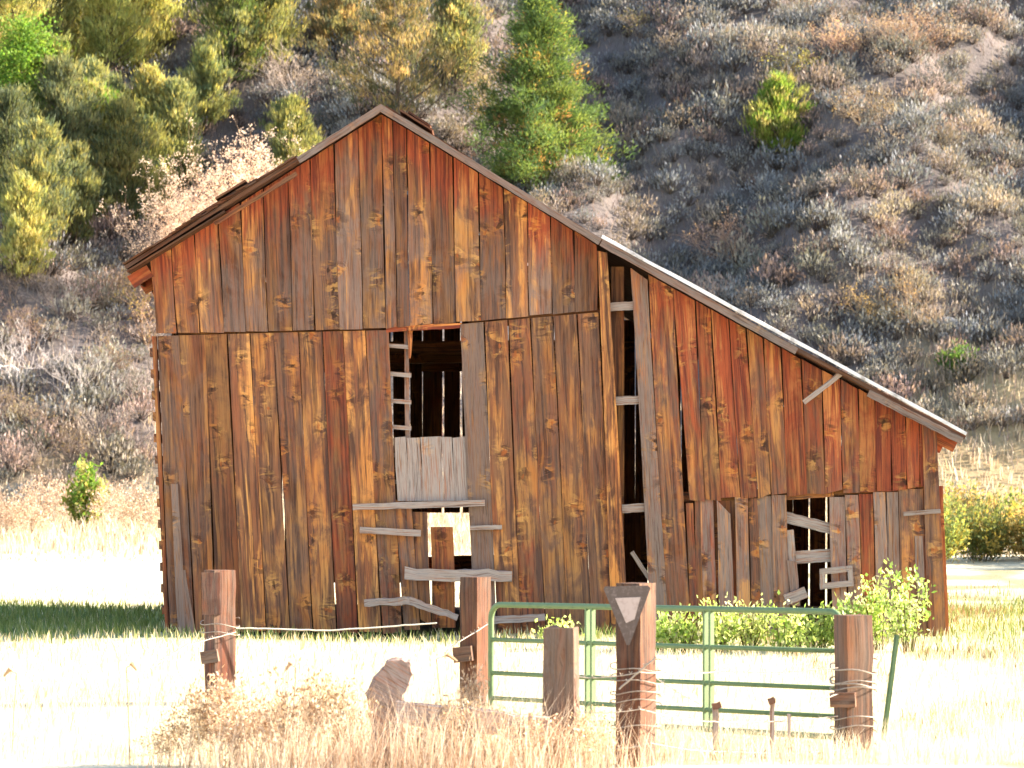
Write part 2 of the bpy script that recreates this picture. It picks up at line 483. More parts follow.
# the long boards below the seam ------------------------------------------------
tops = [156.5, 179, 205, 227, 250, 274, 298, 322, 343, 365, 389]
bots = [170, 195, 216, 242, 266, 290, 313, 337, 358, 382, 402]
mw = MB()
tones = [.25, .35, .15, .95, .55, .4, .6, .1, .85, .25]
for i in range(10):
    plank(mw, (tops[i], seam(tops[i]) + 2), (tops[i+1], seam(tops[i+1]) + 2), (bots[i], 631 + i*.3), (bots[i+1], 631 + i*.3),
          y=BARN_Y + .022, tone=tones[i] , redf=(lambda a_, b_, i=i: [.25,.15,.5,.08,.2,.15,.15,.52,.12,.4][i]), grey=[.5,.3,.1,.1,.15,.3,.15,.2,.1,.5][i], gap=.9, ragged=2)
tops2 = [460, 484, 508, 530, 553, 577, 599]
bots2 = [474, 497, 521, 546, 568, 592, 615]
tn2 = [.2, .7, .45, .35, .45, .6]; gr2 = [.9, .1, .2, .3, .2, .25]; rd2 = [.25, .2, .35, .1, .18, .12]
for i in range(6):
    plank(mw, (tops2[i], seam(tops2[i]) + 2), (tops2[i+1], seam(tops2[i+1]) + 2), (bots2[i], 633 + i*.6), (bots2[i+1], 633 + i*.6),
          y=BARN_Y + .022, tone=tn2[i], redf=(lambda a_, b_, i=i: rd2[i]), grey=gr2[i], gap=.9, ragged=2)
# boards left standing in the doorway, below the hatch
plank(mw, (394, 500), (412, 500), (404, 628), (420, 629), y=BARN_Y + .03, tone=.4, grey=.6, redf=lambda a_, b_: .15, ragged=3)
plank(mw, (412, 512), (427, 512), (420, 622), (432, 626), y=BARN_Y + .05, tone=.3, grey=.3, redf=lambda a_, b_: .3, ragged=3)
# short patch boards at the bottom corner
plank(mw, (170, 484), (178, 484), (178, 634), (187, 634), y=BARN_Y - .02, tone=.4, grey=1.0, redf=lambda a_, b_: .1)
plank(mw, (179, 570), (186, 570), (187, 634), (196, 634), y=BARN_Y - .02, tone=.6, grey=.9, redf=lambda a_, b_: .1)
mw.build("front_siding", M_PLANK, barn)

# hatch of short grey boards under the hay window
h = MB()
hx = [394, 406, 420, 441, 452, 466]
for i in range(5):
    plank(h, (hx[i], 437 + R.uniform(-1, 1)), (hx[i+1], 437 + R.uniform(-1, 1)), (hx[i] + 3.2, 501), (hx[i+1] + 3.2, 501), y=BARN_Y + .03, tone=.75, grey=1.0, redf=lambda a_, b_: .12, gap=.5)
ho = h.build("hatch", M_GREYWOOD, barn); ho["label"] = "grey weathered hatch of short boards"

# header over the hay window
b_ = MB(); beam(b_, fac(386, 329.5, BARN_Y + .045), fac(462, 325, BARN_Y + .045), .06, .05, (0, 0, 1), tone=.9, red=.75); b_.build("window_header", M_PLANK, barn)

# ladder of slats just inside the hay window
ladder = MB()
beam(ladder, fac(406, 330, BARN_Y + .16), fac(407.5, 500, BARN_Y + .16), .05, .05, (1, 0, 0), tone=.6, grey=.6, red=.2)
lad = ladder.build("ladder", M_GREYWOOD, barn)
for yy in (346, 374, 401, 427, 455, 482):
    b_ = MB(); beam(b_, fac(384, yy - 1, BARN_Y + .12), fac(411, yy + 1, BARN_Y + .12), .05, .03, (0, 0, 1), n=3, tone=.8, grey=1.0, red=.1)
    b_.build("rung", M_GREYWOOD, lad)
b_ = MB(); beam(b_, fac(410, 330, BARN_Y + .1), fac(409.5, 358, BARN_Y + .1), .06, .03, (1, 0, 0), n=3, tone=.8, red=.6, taper=.5); b_.build("broken_slat", M_PLANK, barn)

# leaning jamb board between the main wall and the lean-to, and its neighbour across the gap
b_ = MB(); plank(b_, (597, 251), (608, 253), (612, 637), (629, 637), y=BARN_Y - .035, th=.05, tone=1.0, redf=lambda x, y: .12 + .4 * math.exp(-(y - 250) / 30), grey=.0)
b_.build("jamb_board", M_PLANK, barn)
b_ = MB(); plank(b_, (630, 268), (648, 280), (652, 640), (669, 640), y=BARN_Y - .012, tone=.45, redf=lambda x, y: .35 + .3 * math.exp(-(y - 270) / 40), grey=1.0)
o = b_.build("leaning_board", M_PLANK, barn); o["label"] = "grey purple leaning board"

# lean-to siding
le_t = [648, 673, 695, 711, 729, 746, 763, 781, 801, 822, 840, 858, 875, 891, 905, 919, 936]
le_s = [668, 689, 705, 721, 740, 758, 771, 787, 807, 825, 843, 860, 876, 892, 907, 920, 938]
lseam = lambda px: float(np.interp(px, [680, 760, 938], [503, 496, 487]))
l = MB()
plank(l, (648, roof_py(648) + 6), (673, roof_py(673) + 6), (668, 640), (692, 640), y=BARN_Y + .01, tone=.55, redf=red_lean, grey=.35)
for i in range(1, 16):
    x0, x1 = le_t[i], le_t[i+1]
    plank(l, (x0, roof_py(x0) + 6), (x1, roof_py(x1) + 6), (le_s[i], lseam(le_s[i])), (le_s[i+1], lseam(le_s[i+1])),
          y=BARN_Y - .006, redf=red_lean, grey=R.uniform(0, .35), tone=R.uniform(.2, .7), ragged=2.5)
low = [(686, 694, 503, .5, .3), (694, 701, 501, .3, .3), (700, 714, 499, .8, .95), (716, 731, 500, .8, 1.0), (734, 748, 497, .9, .75),
       (748, 758, 498, .5, .3), (757, 772, 496, .5, .95), (771, 787, 495, .6, .9), (829, 845, 497, .9, .95), (845, 859, 495, .7, .9),
       (859, 873, 494, .5, .0), (873, 886, 492, .8, 1.0), (886, 898, 492, .6, .9), (898, 924, 489, .7, .35)]
for k, (x0, x1, yt, tn, gr) in enumerate(low):
    ragt = 14 if k == 3 else 0
    plank(l, (x0, yt), (x1, yt + ragt), (x0 + 4, 639), (x1 + 4, 639), y=BARN_Y + .02 - (.035 if k in (3, 4) else 0), tone=tn, grey=gr,
          redf=(lambda a_, b_, k=k: .85 if k in (10,) else (.45 if k in (0, 1, 2) else .36)), ragged=3)
plank(l, (712, 501), (737, 500), (716, 639), (740, 639), y=BARN_Y + .07, tone=.25, grey=.2, redf=lambda a_, b_: .5)
plank(l, (715, 560), (733, 560), (718, 639), (736, 639), y=BARN_Y + .045, tone=.3, grey=.1, redf=lambda a_, b_: .95)
plank(l, (914, 536), (923, 536), (917, 600), (925, 600), y=BARN_Y - .012, tone=.8, grey=1.0, redf=lambda a_, b_: .1)
plank(l, (787, 560), (797, 562), (790, 605), (800, 606), y=BARN_Y - .01, tone=.8, grey=.9, redf=lambda a_, b_: .1)
l.build("lean_to_siding", M_PLANK, barn)
b_ = MB(); plank(b_, (921, roof_py(930) + 4), (937, roof_py(937) + 3), (928, 641), (946, 641), y=BARN_Y - .032, th=.03, tone=.5, redf=lambda x, y: .25 + .3 * math.exp(-(y - 440) / 60), grey=.35)
b_.build("corner_board", M_PLANK, barn)
# sunlit red corner post on the far right, standing just behind the siding
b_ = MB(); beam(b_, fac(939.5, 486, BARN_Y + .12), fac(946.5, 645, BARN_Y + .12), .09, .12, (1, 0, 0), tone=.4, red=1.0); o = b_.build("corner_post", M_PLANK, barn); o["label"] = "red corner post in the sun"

# iron hinge strap on the corner
b_ = MB(); beam(b_, fac(903, 514, BARN_Y - .055), fac(940, 511, BARN_Y - .055), .05, .012, (0, 0, 1), n=4, wob=.001, tone=.4, grey=1.0, red=.3); b_.build("hinge", M_GREYWOOD, barn)

# nailed and hanging rails over the doorway
def rail(name, a_, c_, w, t, tone=.8, grey=1.0, taper=1.0, bend=0.0, lab=None, mat=None, wob=.0025):
    q = MB(); beam(q, a_, c_, w, t, (0, 0, 1), n=9, wob=wob, tone=tone, grey=grey, red=.08, taper=taper, bend=bend)
    o = q.build(name, mat or M_GREYWOOD, barn)
    if lab: o["label"] = lab
rail("rail", fac(353, 507, BARN_Y - .06), fac(485, 503, BARN_Y - .06), .075, .035)
rail("rail", fac(360, 530, BARN_Y - .05), fac(421, 533, BARN_Y - .05), .075, .05)
rail("rail", fac(470, 528, BARN_Y - .02), fac(502, 527, BARN_Y - .02), .05, .04)
rail("log_rail", fac(405, 573, BARN_Y - .12), fac(512, 576, BARN_Y - .12), .15, .11, taper=.75, wob=.012)
rail("pole", fac(365, 603, BARN_Y - .2), fac(410, 600, BARN_Y - .2), .085, .07, wob=.008)
rail("pole", fac(409, 600, BARN_Y - .2), fac(458, 617, BARN_Y - .2), .10, .07, taper=.7, wob=.008)
rail("rail", fac(488, 620, BARN_Y - .12), fac(545, 617, BARN_Y - .12), .085, .05)
# broken plank standing in the doorway
b_ = MB(); plank(b_, (430, 527), (453, 527), (432, 628), (456, 628), y=BARN_Y + .1, tone=.35, redf=lambda a_, b_: .45, grey=.2); b_.build("door_plank", M_PLANK, barn)
# loose stick caught under the lean-to eave
rail("loose_stick", fac(803, 403, BARN_Y - .12), fac(846, 369, BARN_Y - .22), .055, .04, taper=1.1)
# boards across the dark gap
for yy, x0, x1 in ((306, 612, 634), (400, 620, 641), (508, 628, 648)):
    rail("girt", fac(x0 - 6, yy + 1, BARN_Y + .07), fac(x1 + 6, yy - 1, BARN_Y + .07), .10, .05)
rail("brace", fac(632, 552, BARN_Y + .1), fac(652, 582, BARN_Y + .1), .05, .04)
# the low window of the lean-to: header, slats, feed box
rail("window_header", fac(783, 498, BARN_Y + .06), fac(834, 494, BARN_Y + .06), .06, .05, tone=.4, grey=.1, mat=M_PLANK)
rail("slat", fac(785, 517, BARN_Y + .1), fac(833, 529, BARN_Y + .1), .13, .03)
rail("slat", fac(794, 558, BARN_Y + .08), fac(834, 555, BARN_Y + .08), .15, .03)
rail("slat", fac(790, 530, BARN_Y + .05), fac(797, 606, BARN_Y + .05), .09, .03)
rail("slat", fac(785, 600, BARN_Y - .03), fac(806, 592, BARN_Y - .03), .13, .04)
rail("window_jamb", fac(812, 528, BARN_Y + .3), fac(812, 600, BARN_Y + .3), .12, .08, tone=.3, grey=0, mat=M_PLANK)
fb = MB()
for a_, c_, w in (((819, 572), (851, 568), .07), ((819, 586), (851, 583), .07), ((821, 570), (822, 588), .06), ((849, 566), (850, 586), .06)):
    wd = (0, 0, 1) if abs(a_[0] - c_[0]) > 5 else (1, 0, 0)
    beam(fb, fac(*a_, BARN_Y - .10), fac(*c_, BARN_Y - .10), w, .03, wd, n=4, tone=.8, grey=1.0)
beam(fb, fac(820, 585, BARN_Y - .05), fac(850, 582, BARN_Y - .05), .12, .025, (0, 1, 0), n=4, tone=.6, grey=.8)
fb.build("feed_box", M_GREYWOOD, barn)

# left corner: end battens that stick out past the siding
b_ = MB(); beam(b_, fac(153.5, 336, BARN_Y + .10), fac(167, 633, BARN_Y + .10), .05, .10, (1, 0, 0), tone=.5, red=.5); b_.build("corner_post", M_PLANK, barn)
for k in range(13):
    yy = 352 + k * 21.5; xx = 153 + (yy - 336) * .047
    q = MB(); beam(q, fac(xx - 2.5, yy, BARN_Y + .05), fac(xx - 2.5, yy, BARN_Y + 9.7), .10, .045, (0, 0, 1), n=2, tone=.3, red=.2, grey=.2)
    q.build("side_batten", M_PLANK, barn)

# side walls, back wall (gappy boards) ---------------------------------------------
def wall_line(name, p0, p1, hfun, bw=.27, gapc=(.006, .03), zlow=lambda s: 0.0, skip=lambda s: False):
    q = MB(); p0 = np.array(p0, float); p1 = np.array(p1, float); L = np.linalg.norm(p1 - p0); ax = (p1 - p0) / L
    s = 0.0
    while s < L - .05:
        w = min(bw * R.uniform(.75, 1.15), L - s)
        c = p0 + ax * (s + w / 2); zt = hfun(c) ; zb = zlow(c)
        if not skip(c) and zt - zb > .1:
            beam(q, (c[0] + R.uniform(-.02, .02), c[1], zb), (c[0], c[1], zt), w - R.uniform(*gapc), .024, ax, n=6, wob=.002, tone=R.uniform(.1, .8), red=R.uniform(.1, .5), grey=R.uniform(0, .5))
        s += w
    return q.build(name, M_PLANK, barn)
def roof_z(X): return EYE - (roof_py(512 + X * PPM) - HORIZON) / PPM - .06
XL, XR = (165 - 512) / PPM + .06, (938 - 512) / PPM
wall_line("side_wall", (XL, 40.3, 0), (XL, 50, 0), lambda c: roof_z((150-512)/PPM))
wall_line("side_wall", (XR, 40.2, 0), (XR, 50, 0), lambda c: roof_z(XR))
XD0, XD1 = (425 - 512) * 50 / FPX, (500 - 512) * 50 / FPX
wall_line("back_wall", (XL, 50, 0), (XR, 50, 0), lambda c: roof_z(c[0]), gapc=(.008, .032),
          zlow=lambda c: 1.38 if XD0 < c[0] < XD1 else (R.choice([0, 0, 0, .35, .8]) if c[0] < XD0 - .3 else 0))
q = MB(); beam(q, (XD0 - .1, 49.95, .62), (XD1 + .1, 49.95, .66), .22, .05, (0, 0, 1), tone=.2); q.build("back_rail", M_PLANK, barn)

# frame: posts, tie beams, rafters
def piece(name, *a_, **k_):
    q = MB(); beam(q, *a_, **k_); return q.build(name, M_PLANK, barn)
for X, zt in ((XL + .15, 4.0), (-1.4, 5.9), (1.25, 4.5), (3.0, 3.3), (XR - .15, 2.3)):
    for Y in (40.25, 43.4, 46.7, 49.8):
        if X == -1.4 and Y < 49: continue
        piece('timber_post', (X, Y, -.05), (X, Y, min(zt, roof_z(X) - .1)), .15, .15, (1, 0, 0), n=4, tone=.3, red=.2)
for Y in (43.4, 46.7, 49.8):
    piece('tie_beam', (XL, Y, 3.5), (1.3, Y, 3.55), .15, .13, (0, 0, 1), n=4, tone=.3)
piece('girt', (XL + .1, 40.13, 3.58), (-1.55, 40.13, 3.62), .13, .08, (0, 0, 1), n=4, tone=.3)
piece('girt', (-.5, 40.13, 3.68), (1.1, 40.13, 3.78), .13, .08, (0, 0, 1), n=4, tone=.3)
piece('girt', (1.9, 40.13, 1.62), (XR, 40.13, 1.74), .11, .07, (0, 0, 1), n=4, tone=.3)

# roof -------------------------------------------------------------------------------
Y0, Y1 = 39.72, 50.35
def slope_slab(mb, pa, pb, up0, th, y0, y1, tone=.3, grey=.3, red=0., n=10):
    A = fac(*pa); B = fac(*pb); A[1] = B[1] = 0
    ax = nz(B - A); nrm = np.array([-ax[2], 0, ax[0]]); nrm = nrm if nrm[2] > 0 else -nrm
    c0 = A + nrm * (up0 + th / 2); c1 = B + nrm * (up0 + th / 2)
    L = np.linalg.norm(c1 - c0); ym = (y0 + y1) / 2
    beam(mb, c0 + np.array([0, ym, 0]), c1 + np.array([0, ym, 0]), y1 - y0, th, (0, 1, 0), n=n, wob=.004, tone=tone, grey=grey, red=red)
for nm, pa, pb in (("roof_slope", (382, 110), (128, 269)), ("roof_slope", (382, 110), (601, 243))):
    r_ = MB(); slope_slab(r_, pa, pb, -.02, .045, Y0, Y1); r_.build(nm, M_SHINGLE, barn)
r_ = MB(); slope_slab(r_, (601, 243), (796, 351), -.02, .045, Y0, Y1); slope_slab(r_, (796, 351), (962, 438), -.02, .045, Y0, Y1)
r_.build("lean_to_roof", M_SHINGLE, barn)
# courses of old shingles lying on the slopes, with ragged ends over the gable
sh = MB()
for (pa, pb, yo, up) in (((300, 160), (128, 267), .0, .016), ((262, 186), (196, 226), -.05, .055), ((252, 190), (222, 208), -.1, .08), ((225, 210), (128, 270), -.03, -.055),
                         ((398, 118), (430, 138), -.02, .06), ((404, 121), (426, 135), .1, .095), ((384, 111), (470, 164), .1, .03)):
    slope_slab(sh, pa, pb, up, .022, Y0 + yo, Y0 + yo + 2.5, tone=R.uniform(.1, .5), grey=R.uniform(0, .4), red=.25, n=8)
for k in range(22):
    f = k / 22; pa = (128 + f * 168, 268 - f * 105); 
    slope_slab(sh, (pa[0] + 9, pa[1] - 5.7), (pa[0] - R.uniform(0, 3), pa[1] + R.uniform(-.4, .4)), 0.018 + R.uniform(0, .016), .012, Y0 - R.uniform(.0, .12), Y0 + 1.5, tone=R.uniform(0, .6), grey=R.uniform(0, .5), red=R.uniform(0, .4), n=2)
sh.build("shingles", M_SHINGLE, barn)
def barge(pa, pb, w, off, y=Y0 - .02, mat=M_GREYWOOD, tone=.1, grey=.85, red=0.1, name="barge_board"):
    A = fac(*pa); B = fac(*pb); ax = nz(B - A); dn = np.array([ax[2], 0, -ax[0]]); dn = dn if dn[2] < 0 else -dn
    A = A + dn * (w / 2 + off); B = B + dn * (w / 2 + off); A[1] = B[1] = y
    q = MB(); beam(q, A, B, w, .024, dn, n=16, wob=.003, tone=tone, grey=grey, red=red); return q.build(name, mat, barn)
barge((382, 107), (298, 160), .078, .0)
barge((382, 107), (601, 241), .078, .0)
barge((602, 241.5), (796, 349.5), .078, .0)
barge((868, 389), (961, 436.5), .085, .02)
barge((296, 172), (214, 222), .05, .02, Y0 + .06, M_PLANK, .2, .2, .5)
barge((600, 240.5), (962, 436), .040, -.045, Y0 - .035, M_ROOFEDGE, name="roof_edge")
# eave ends: rafter tails and fascia
for Y in np.linspace(40.0, 50.0, 9):
    piece('rafter_tail', fac(150, 268, Y) * np.array([1, 0, 1]) + np.array([0, Y, -.03]), fac(131, 280, Y) * np.array([1, 0, 1]) + np.array([0, Y, -.03]), .16, .05, (0, 0, 1), n=2, tone=.4, red=.8)
    piece('rafter_tail', fac(925, 432, Y) * np.array([1, 0, 1]) + np.array([0, Y, 0]), fac(955, 447, Y) * np.array([1, 0, 1]) + np.array([0, Y, 0]), .13, .05, (0, 0, 1), n=2, tone=.4, red=.9)
q = MB(); X = (133 - 512) / PPM; beam(q, (X, 40.0, fac(0, 275)[2]), (X, 50.2, fac(0, 275)[2]), .13, .03, (0, 0, 1), n=4, tone=.4, red=.8); q.build("eave_board", M_PLANK, barn)

# ------------------------------------------------------------------ fence posts, gate, sign, wires
def tie_post(px0, px1, py_top, d, rz, label, tone=.5, red=.3, grey=.3, rnd=False, group="old fence posts", split=None, lean_=0.0, extra=None):
    xc = (px0 + px1) / 2; X = (xc - 512) * d / FPX; zg = float(T(X, d)); wpx = (px1 - px0) * d / FPX
    ztop = EYE - (py_top - HORIZON) * d / FPX
    root = empty("fence_post", (X, d, zg), label, "post", group)
    q = MB()
    if rnd:
        n = 10; kk = 14; V=[];U=[];C=[];F=[]; pid = R.random() * 40
        for i in range(n + 1):
            f = i / n; z = zg - .15 + (ztop - zg + .15) * f
            for j in range(kk):
                an = 2 * math.pi * j / kk; rr = wpx / 2 * (1 + .07 * math.sin(an * 3 + pid) + .05 * math.sin(an * 7 + pid * 2) + R.uniform(-.02, .02)) * (1.06 - .08 * f)
                V.append((X + rr * math.cos(an), d + rr * math.sin(an), z + (R.uniform(-.02, .02) if i == n else 0)))
                U.append((rr * an + pid, z + pid, pid)); C.append((tone, red, grey, 1))
        for i in range(n):
            for j in range(kk): F.append((i*kk+j, i*kk+(j+1)%kk, (i+1)*kk+(j+1)%kk, (i+1)*kk+j))
        F.append(tuple(n*kk + j for j in range(kk)))
        q.add(V, F, C, U)
    else:
        c_, s_ = abs(math.cos(rz)), abs(math.sin(rz)); w = wpx / (c_ + s_)
        beam(q, (X, d, zg - .15), (X + lean_, d, ztop), w, w, (math.cos(rz), math.sin(rz), 0), n=9, wob=.006, tone=tone, red=red, grey=grey)
    q.build("post_timber", M_POST, root)
    if extra: extra(root, X, d, zg, ztop, wpx)
    return root, X, d, zg, ztop, wpx
def coil(mb, X, d, z, r, turns=2, sl=.02, rr=.0045):
    pts = [(X + r * math.cos(t), d + r * math.sin(t), z + sl * t + .012 * math.sin(3 * t)) for t in np.linspace(0, 2 * math.pi * turns, 28 * turns)]
    tube(mb, pts, rr, 5)

def ex_left(root, X, d, zg, zt, w):
    q = MB(); beam(q, (X - .075, d - .14, zt - .02), (X - .07, d - .14, zt - .42), .17, .035, (1, .15, 0), tone=.5, red=.5, grey=.7); q.build("nailed_plank", M_POST, root)
    q = MB(); beam(q, (X - .16, d - .1, zt - .83), (X + .0, d - .13, zt - .80), .12, .1, (0, 0, 1), n=3, tone=.8, grey=.6, red=.1); q.build("block", M_POST, root)
    q = MB(); coil(q, X, d, zt - .46, .185, 2, -.012); q.build("wire_coil", M_WIRE, root)
tie_post(204, 236, 570, 32.3, .55, "reddish brown fence post with a plank nailed over its top", .5, .35, .45, extra=ex_left, group="old fence posts")
def ex_gate(root, X, d, zg, zt, w):
    q = MB(); beam(q, (X - .19, d - .08, zt - .72), (X - .02, d - .14, zt - .70), .14, .1, (0, 0, 1), n=3, tone=.6, grey=.4, red=.2); q.build("block", M_POST, root)
tie_post(460, 491, 577, 31.6, .9, "dark square gate post standing at the rounded end of the green gate", .35, .25, .3, extra=ex_gate)
tie_post(543, 579, 628, 26.1, 0, "short round grey brown post rising out of the dry grass", .4, .2, .8, rnd=True)
def ex_sign(root, X, d, zg, zt, w):
    q = MB(); coil(q, X, d, zt - .60, .20, 2, -.014); coil(q, X, d, zt - .95, .20, 2, .01); coil(q, X, d, zt - 1.15, .20, 1, .01); q.build("wire_coil", M_WIRE, root)
SP = tie_post(616, 656, 583, 26.4, .95, "tall square post carrying the triangular sign", .5, .25, .35, extra=ex_sign)
def ex_right(root, X, d, zg, zt, w):
    q = MB(); 
    coil(q, X, d, zt - .36, .19, 2, -.018, .006); coil(q, X, d, zt - .62, .19, 2, .008, .005); coil(q, X, d, zt - .95, .19, 2, .012, .005); coil(q, X, d, zt - 1.05, .19, 2, -.012, .005)
    q.build("wire_coil", M_WIRE, root)
    q = MB(); beam(q, (X - .20, d - .13, zt - .68), (X - .0, d - .17, zt - .67), .12, .1, (0, 0, 1), n=3, tone=.8, grey=.6, red=.1); q.build("block", M_POST, root)
RP = tie_post(835, 872, 615, 27.5, .38, "thick wire wrapped post beside the green metal stake", .55, .22, .45, extra=ex_right)

# the triangular sign
X, d, zg, zt, w = SP[1:]
sy = d - .215
def spt(px, py, y): 
    p = at(px, py, d - .2); p[1] = y; return p
def tri_plate(pts, y, th):
    q = MB(); n = len(pts)
    V = [spt(px, py, y) for px, py in pts] + [spt(px, py, y + th) for px, py in pts]
    F = [tuple(range(n)), tuple(range(2*n - 1, n - 1, -1))] + [(j, n + j, n + (j+1)%n, (j+1)%n) for j in range(n)]
    q.add(V, F, [(.5,0,0,1)] * 2*n, [(0,0,0)] * 2*n); return q
sg = empty("triangular_sign", spt(627, 645, sy), "weathered brown inverted triangle sign nailed to the tall post", "sign")
tri_plate([(603.5, 589), (605, 586.5), (648, 585.5), (650.5, 588), (629.5, 645), (626.5, 645)], sy, .012).build("sign_border", M_SIGN, sg)
tri_plate([(615, 598), (640.5, 597), (634.5, 619), (626, 623)], sy - .006, .005).build("sign_panel", M_SIGNIN, sg)

# green tubular gate
GL, GR = at(491, 605, 31.1), at(842, 612, 27.75)
gate = empty("tube_gate", ((GL[0]+GR[0])/2, (GL[1]+GR[1])/2, float(T((GL[0]+GR[0])/2, 28.8))), "green tubular steel gate with rounded ends between the two fence posts", "gate")
gx = nz(np.array([GR[0]-GL[0], GR[1]-GL[1], 0])); gl = math.hypot(GR[0]-GL[0], GR[1]-GL[1])
def gp(s, z): return np.array([GL[0], GL[1], 0]) + gx * s + np.array([0, 0, z + .015 - .05 * (1 - s / gl)])
ztop, zbot, rc = .685, -.34, .13
path = []
def arc(cs, cz, a0, a1):
    for t in np.linspace(a0, a1, 8): path.append(gp(cs + rc * math.cos(t), cz + rc * math.sin(t)))
arc(rc, zbot + rc, -math.pi/2, -math.pi); arc(rc, ztop - rc, math.pi, math.pi/2); arc(gl - rc, ztop - rc, math.pi/2, 0); arc(gl - rc, zbot + rc, 0, -math.pi/2)
path.append(path[0])
q = MB(); tube(q, path, .027, 10); q.build("gate_frame", M_GREEN, gate, True)
for z in (.365, .06, -.17):
    q = MB(); tube(q, [gp(.03, z), gp(gl/2, z - .004), gp(gl - .03, z)], .021, 10); q.build("gate_rail", M_GREEN, gate, True)
for s in ((597 - 490) / 350 * gl, (716 - 490) / 350 * gl):
    for ds in (-.036, .036):
        q = MB(); beam(q, gp(s + ds, zbot), gp(s + ds, ztop), .024, .045, gx, n=3, wob=0); q.build("gate_upright", M_GREEN, gate)
q = MB()
for z in (.45, -.1): tube(q, [gp(gl - .02, z), gp(gl + .15, z)], .018, 8)
q.build("gate_hinge", M_IRON, gate)

# wires
def wire(name, pts, r, label, group, sag=.02, mat=M_WIRE, barbs=True):
    q = MB(); P = []
    for (p, c_) in zip(pts[:-1], pts[1:]):
        for f in np.linspace(0, 1, 14)[(1 if P else 0):]:
            v = p + (c_ - p) * f; v = v + np.array([0, 0, -sag * 4 * f * (1 - f) + R.uniform(-.003, .003)]); P.append(v)
    tube(q, P, r, 6)
    if barbs:
        L = sum(np.linalg.norm(P[i+1] - P[i]) for i in range(len(P) - 1)); m_ = int(L / .13)
        for k in range(m_):
            i = int((k + .5) / m_ * (len(P) - 1)); c_ = P[i]
            for s_ in (-1, 1): tube(q, [c_, c_ + np.array([.012 * s_, R.uniform(-.01, .01), .022])], r * .6, 4)
    return tag(q.build(name, mat), label, "wire", group)
wire("fence_rope", [at(236, 628, 32.2), at(330, 630.5, 32.4), at(437, 623, 32.6)], .008, "pale slack line running from the plank topped post along the barn foot", None, .0, M_ROPE, False)
wire("barbed_wire", [at(236, 632, 32.1), at(186, 646, 31.0), at(150, 668, 29.6)], .0045, "thin wire trailing away from the plank topped post into the grass", None, .0)
yw = lambda p, q_: None
wire("barbed_wire", [at(579, 677, 26.0), at(640, 672, 26.1), at(720, 671, 26.8), at(838, 668, 27.3)], .0045, "uppermost barbed wire strand from the sign post to the wire wrapped post", "barbed wire strands")
wire("barbed_wire", [at(577, 711, 26.0), at(640, 709, 26.1), at(720, 722, 26.7), at(838, 716, 27.3)], .0045, "middle barbed wire strand from the short round post past the sign post", "barbed wire strands")
wire("barbed_wire", [at(600, 748, 26.0), at(650, 743, 26.1), at(740, 752, 26.7), at(840, 750, 27.3)], .0045, "lowest barbed wire strand near the ground at the sign post", "barbed wire strands")
wire("barbed_wire", [at(619, 689, 26.1), at(656, 657, 26.1)], .008, "pale twisted wire slanting across the middle of the sign post", None, .0)
wire("barbed_wire", [at(656, 678, 26.15), at(700, 704, 26.2)], .0045, "loose wire end hanging down beside the sign post", None, .01)
wire("barbed_wire", [at(491, 622, 31.5), at(440, 652, 30.2)], .0045, "thin wire slanting down from the dark gate post", None, .01)
wire("barbed_wire", [at(838, 694, 27.3), at(812, 702, 27.0)], .0045, "short wire end poking out from the wire wrapped post", None, .0)

# leaning green metal stake
x_, y_, z_ = ground_hit(880, 741)
st = empty("metal_stake", (x_, y_, z_), "thin dark green metal stake leaning in the bright grass", "stake")
q = MB(); top_ = at(897, 635, y_ + .2); beam(q, (x_, y_, z_ - .2), top_, .045, .02, (1, 0, 0), n=4, wob=.001); q.build("stake_bar", M_GREEN, st)
q = MB(); m_ = (np.array((x_, y_, z_)) + top_) / 2; beam(q, np.array((x_, y_, z_ - .2)) + (0, -.016, 0), top_ + np.array((0, -.016, 0)), .012, .02, (1, 0, 0), n=4, wob=.001); q.build("stake_flange", M_GREEN, st)

# thin wooden stakes in the white grass
for px, pt, pb, wpx, lab in ((716, 703, 752, 8, "short pale wooden stake with a flat top in front of the gate"), (771, 698, 735, 6, "short brown stake with a crooked head before the gate"), (791, 714, 762, 4, "thin short pale stake standing lowest among the three stakes")):
    d = 27.0; X = (px - 512) * d / FPX; zt = EYE - (pt - HORIZON) * d / FPX; zg = float(T(X, d)); w = wpx * d / FPX
    so = empty("wooden_stake", (X, d, zg), lab, "stake", "short stakes before the gate")
    q = MB(); beam(q, (X, d, zg - .1), (X + R.uniform(-.02, .02), d, zt), w * .7, .035, (1, 0, 0), n=5, wob=.004, tone=.9, grey=1.0, red=.0); q.build("stake_shaft", M_GREYWOOD, so)
    if wpx > 5:
        q = MB(); beam(q, (X - w * .5, d - .03, zt - .03), (X + w * .6, d - .03, zt - .01), .05, .03, (0, 0, 1), n=2, wob=.003, tone=.7, grey=.4, red=.3); q.build("stake_head", M_POST, so)

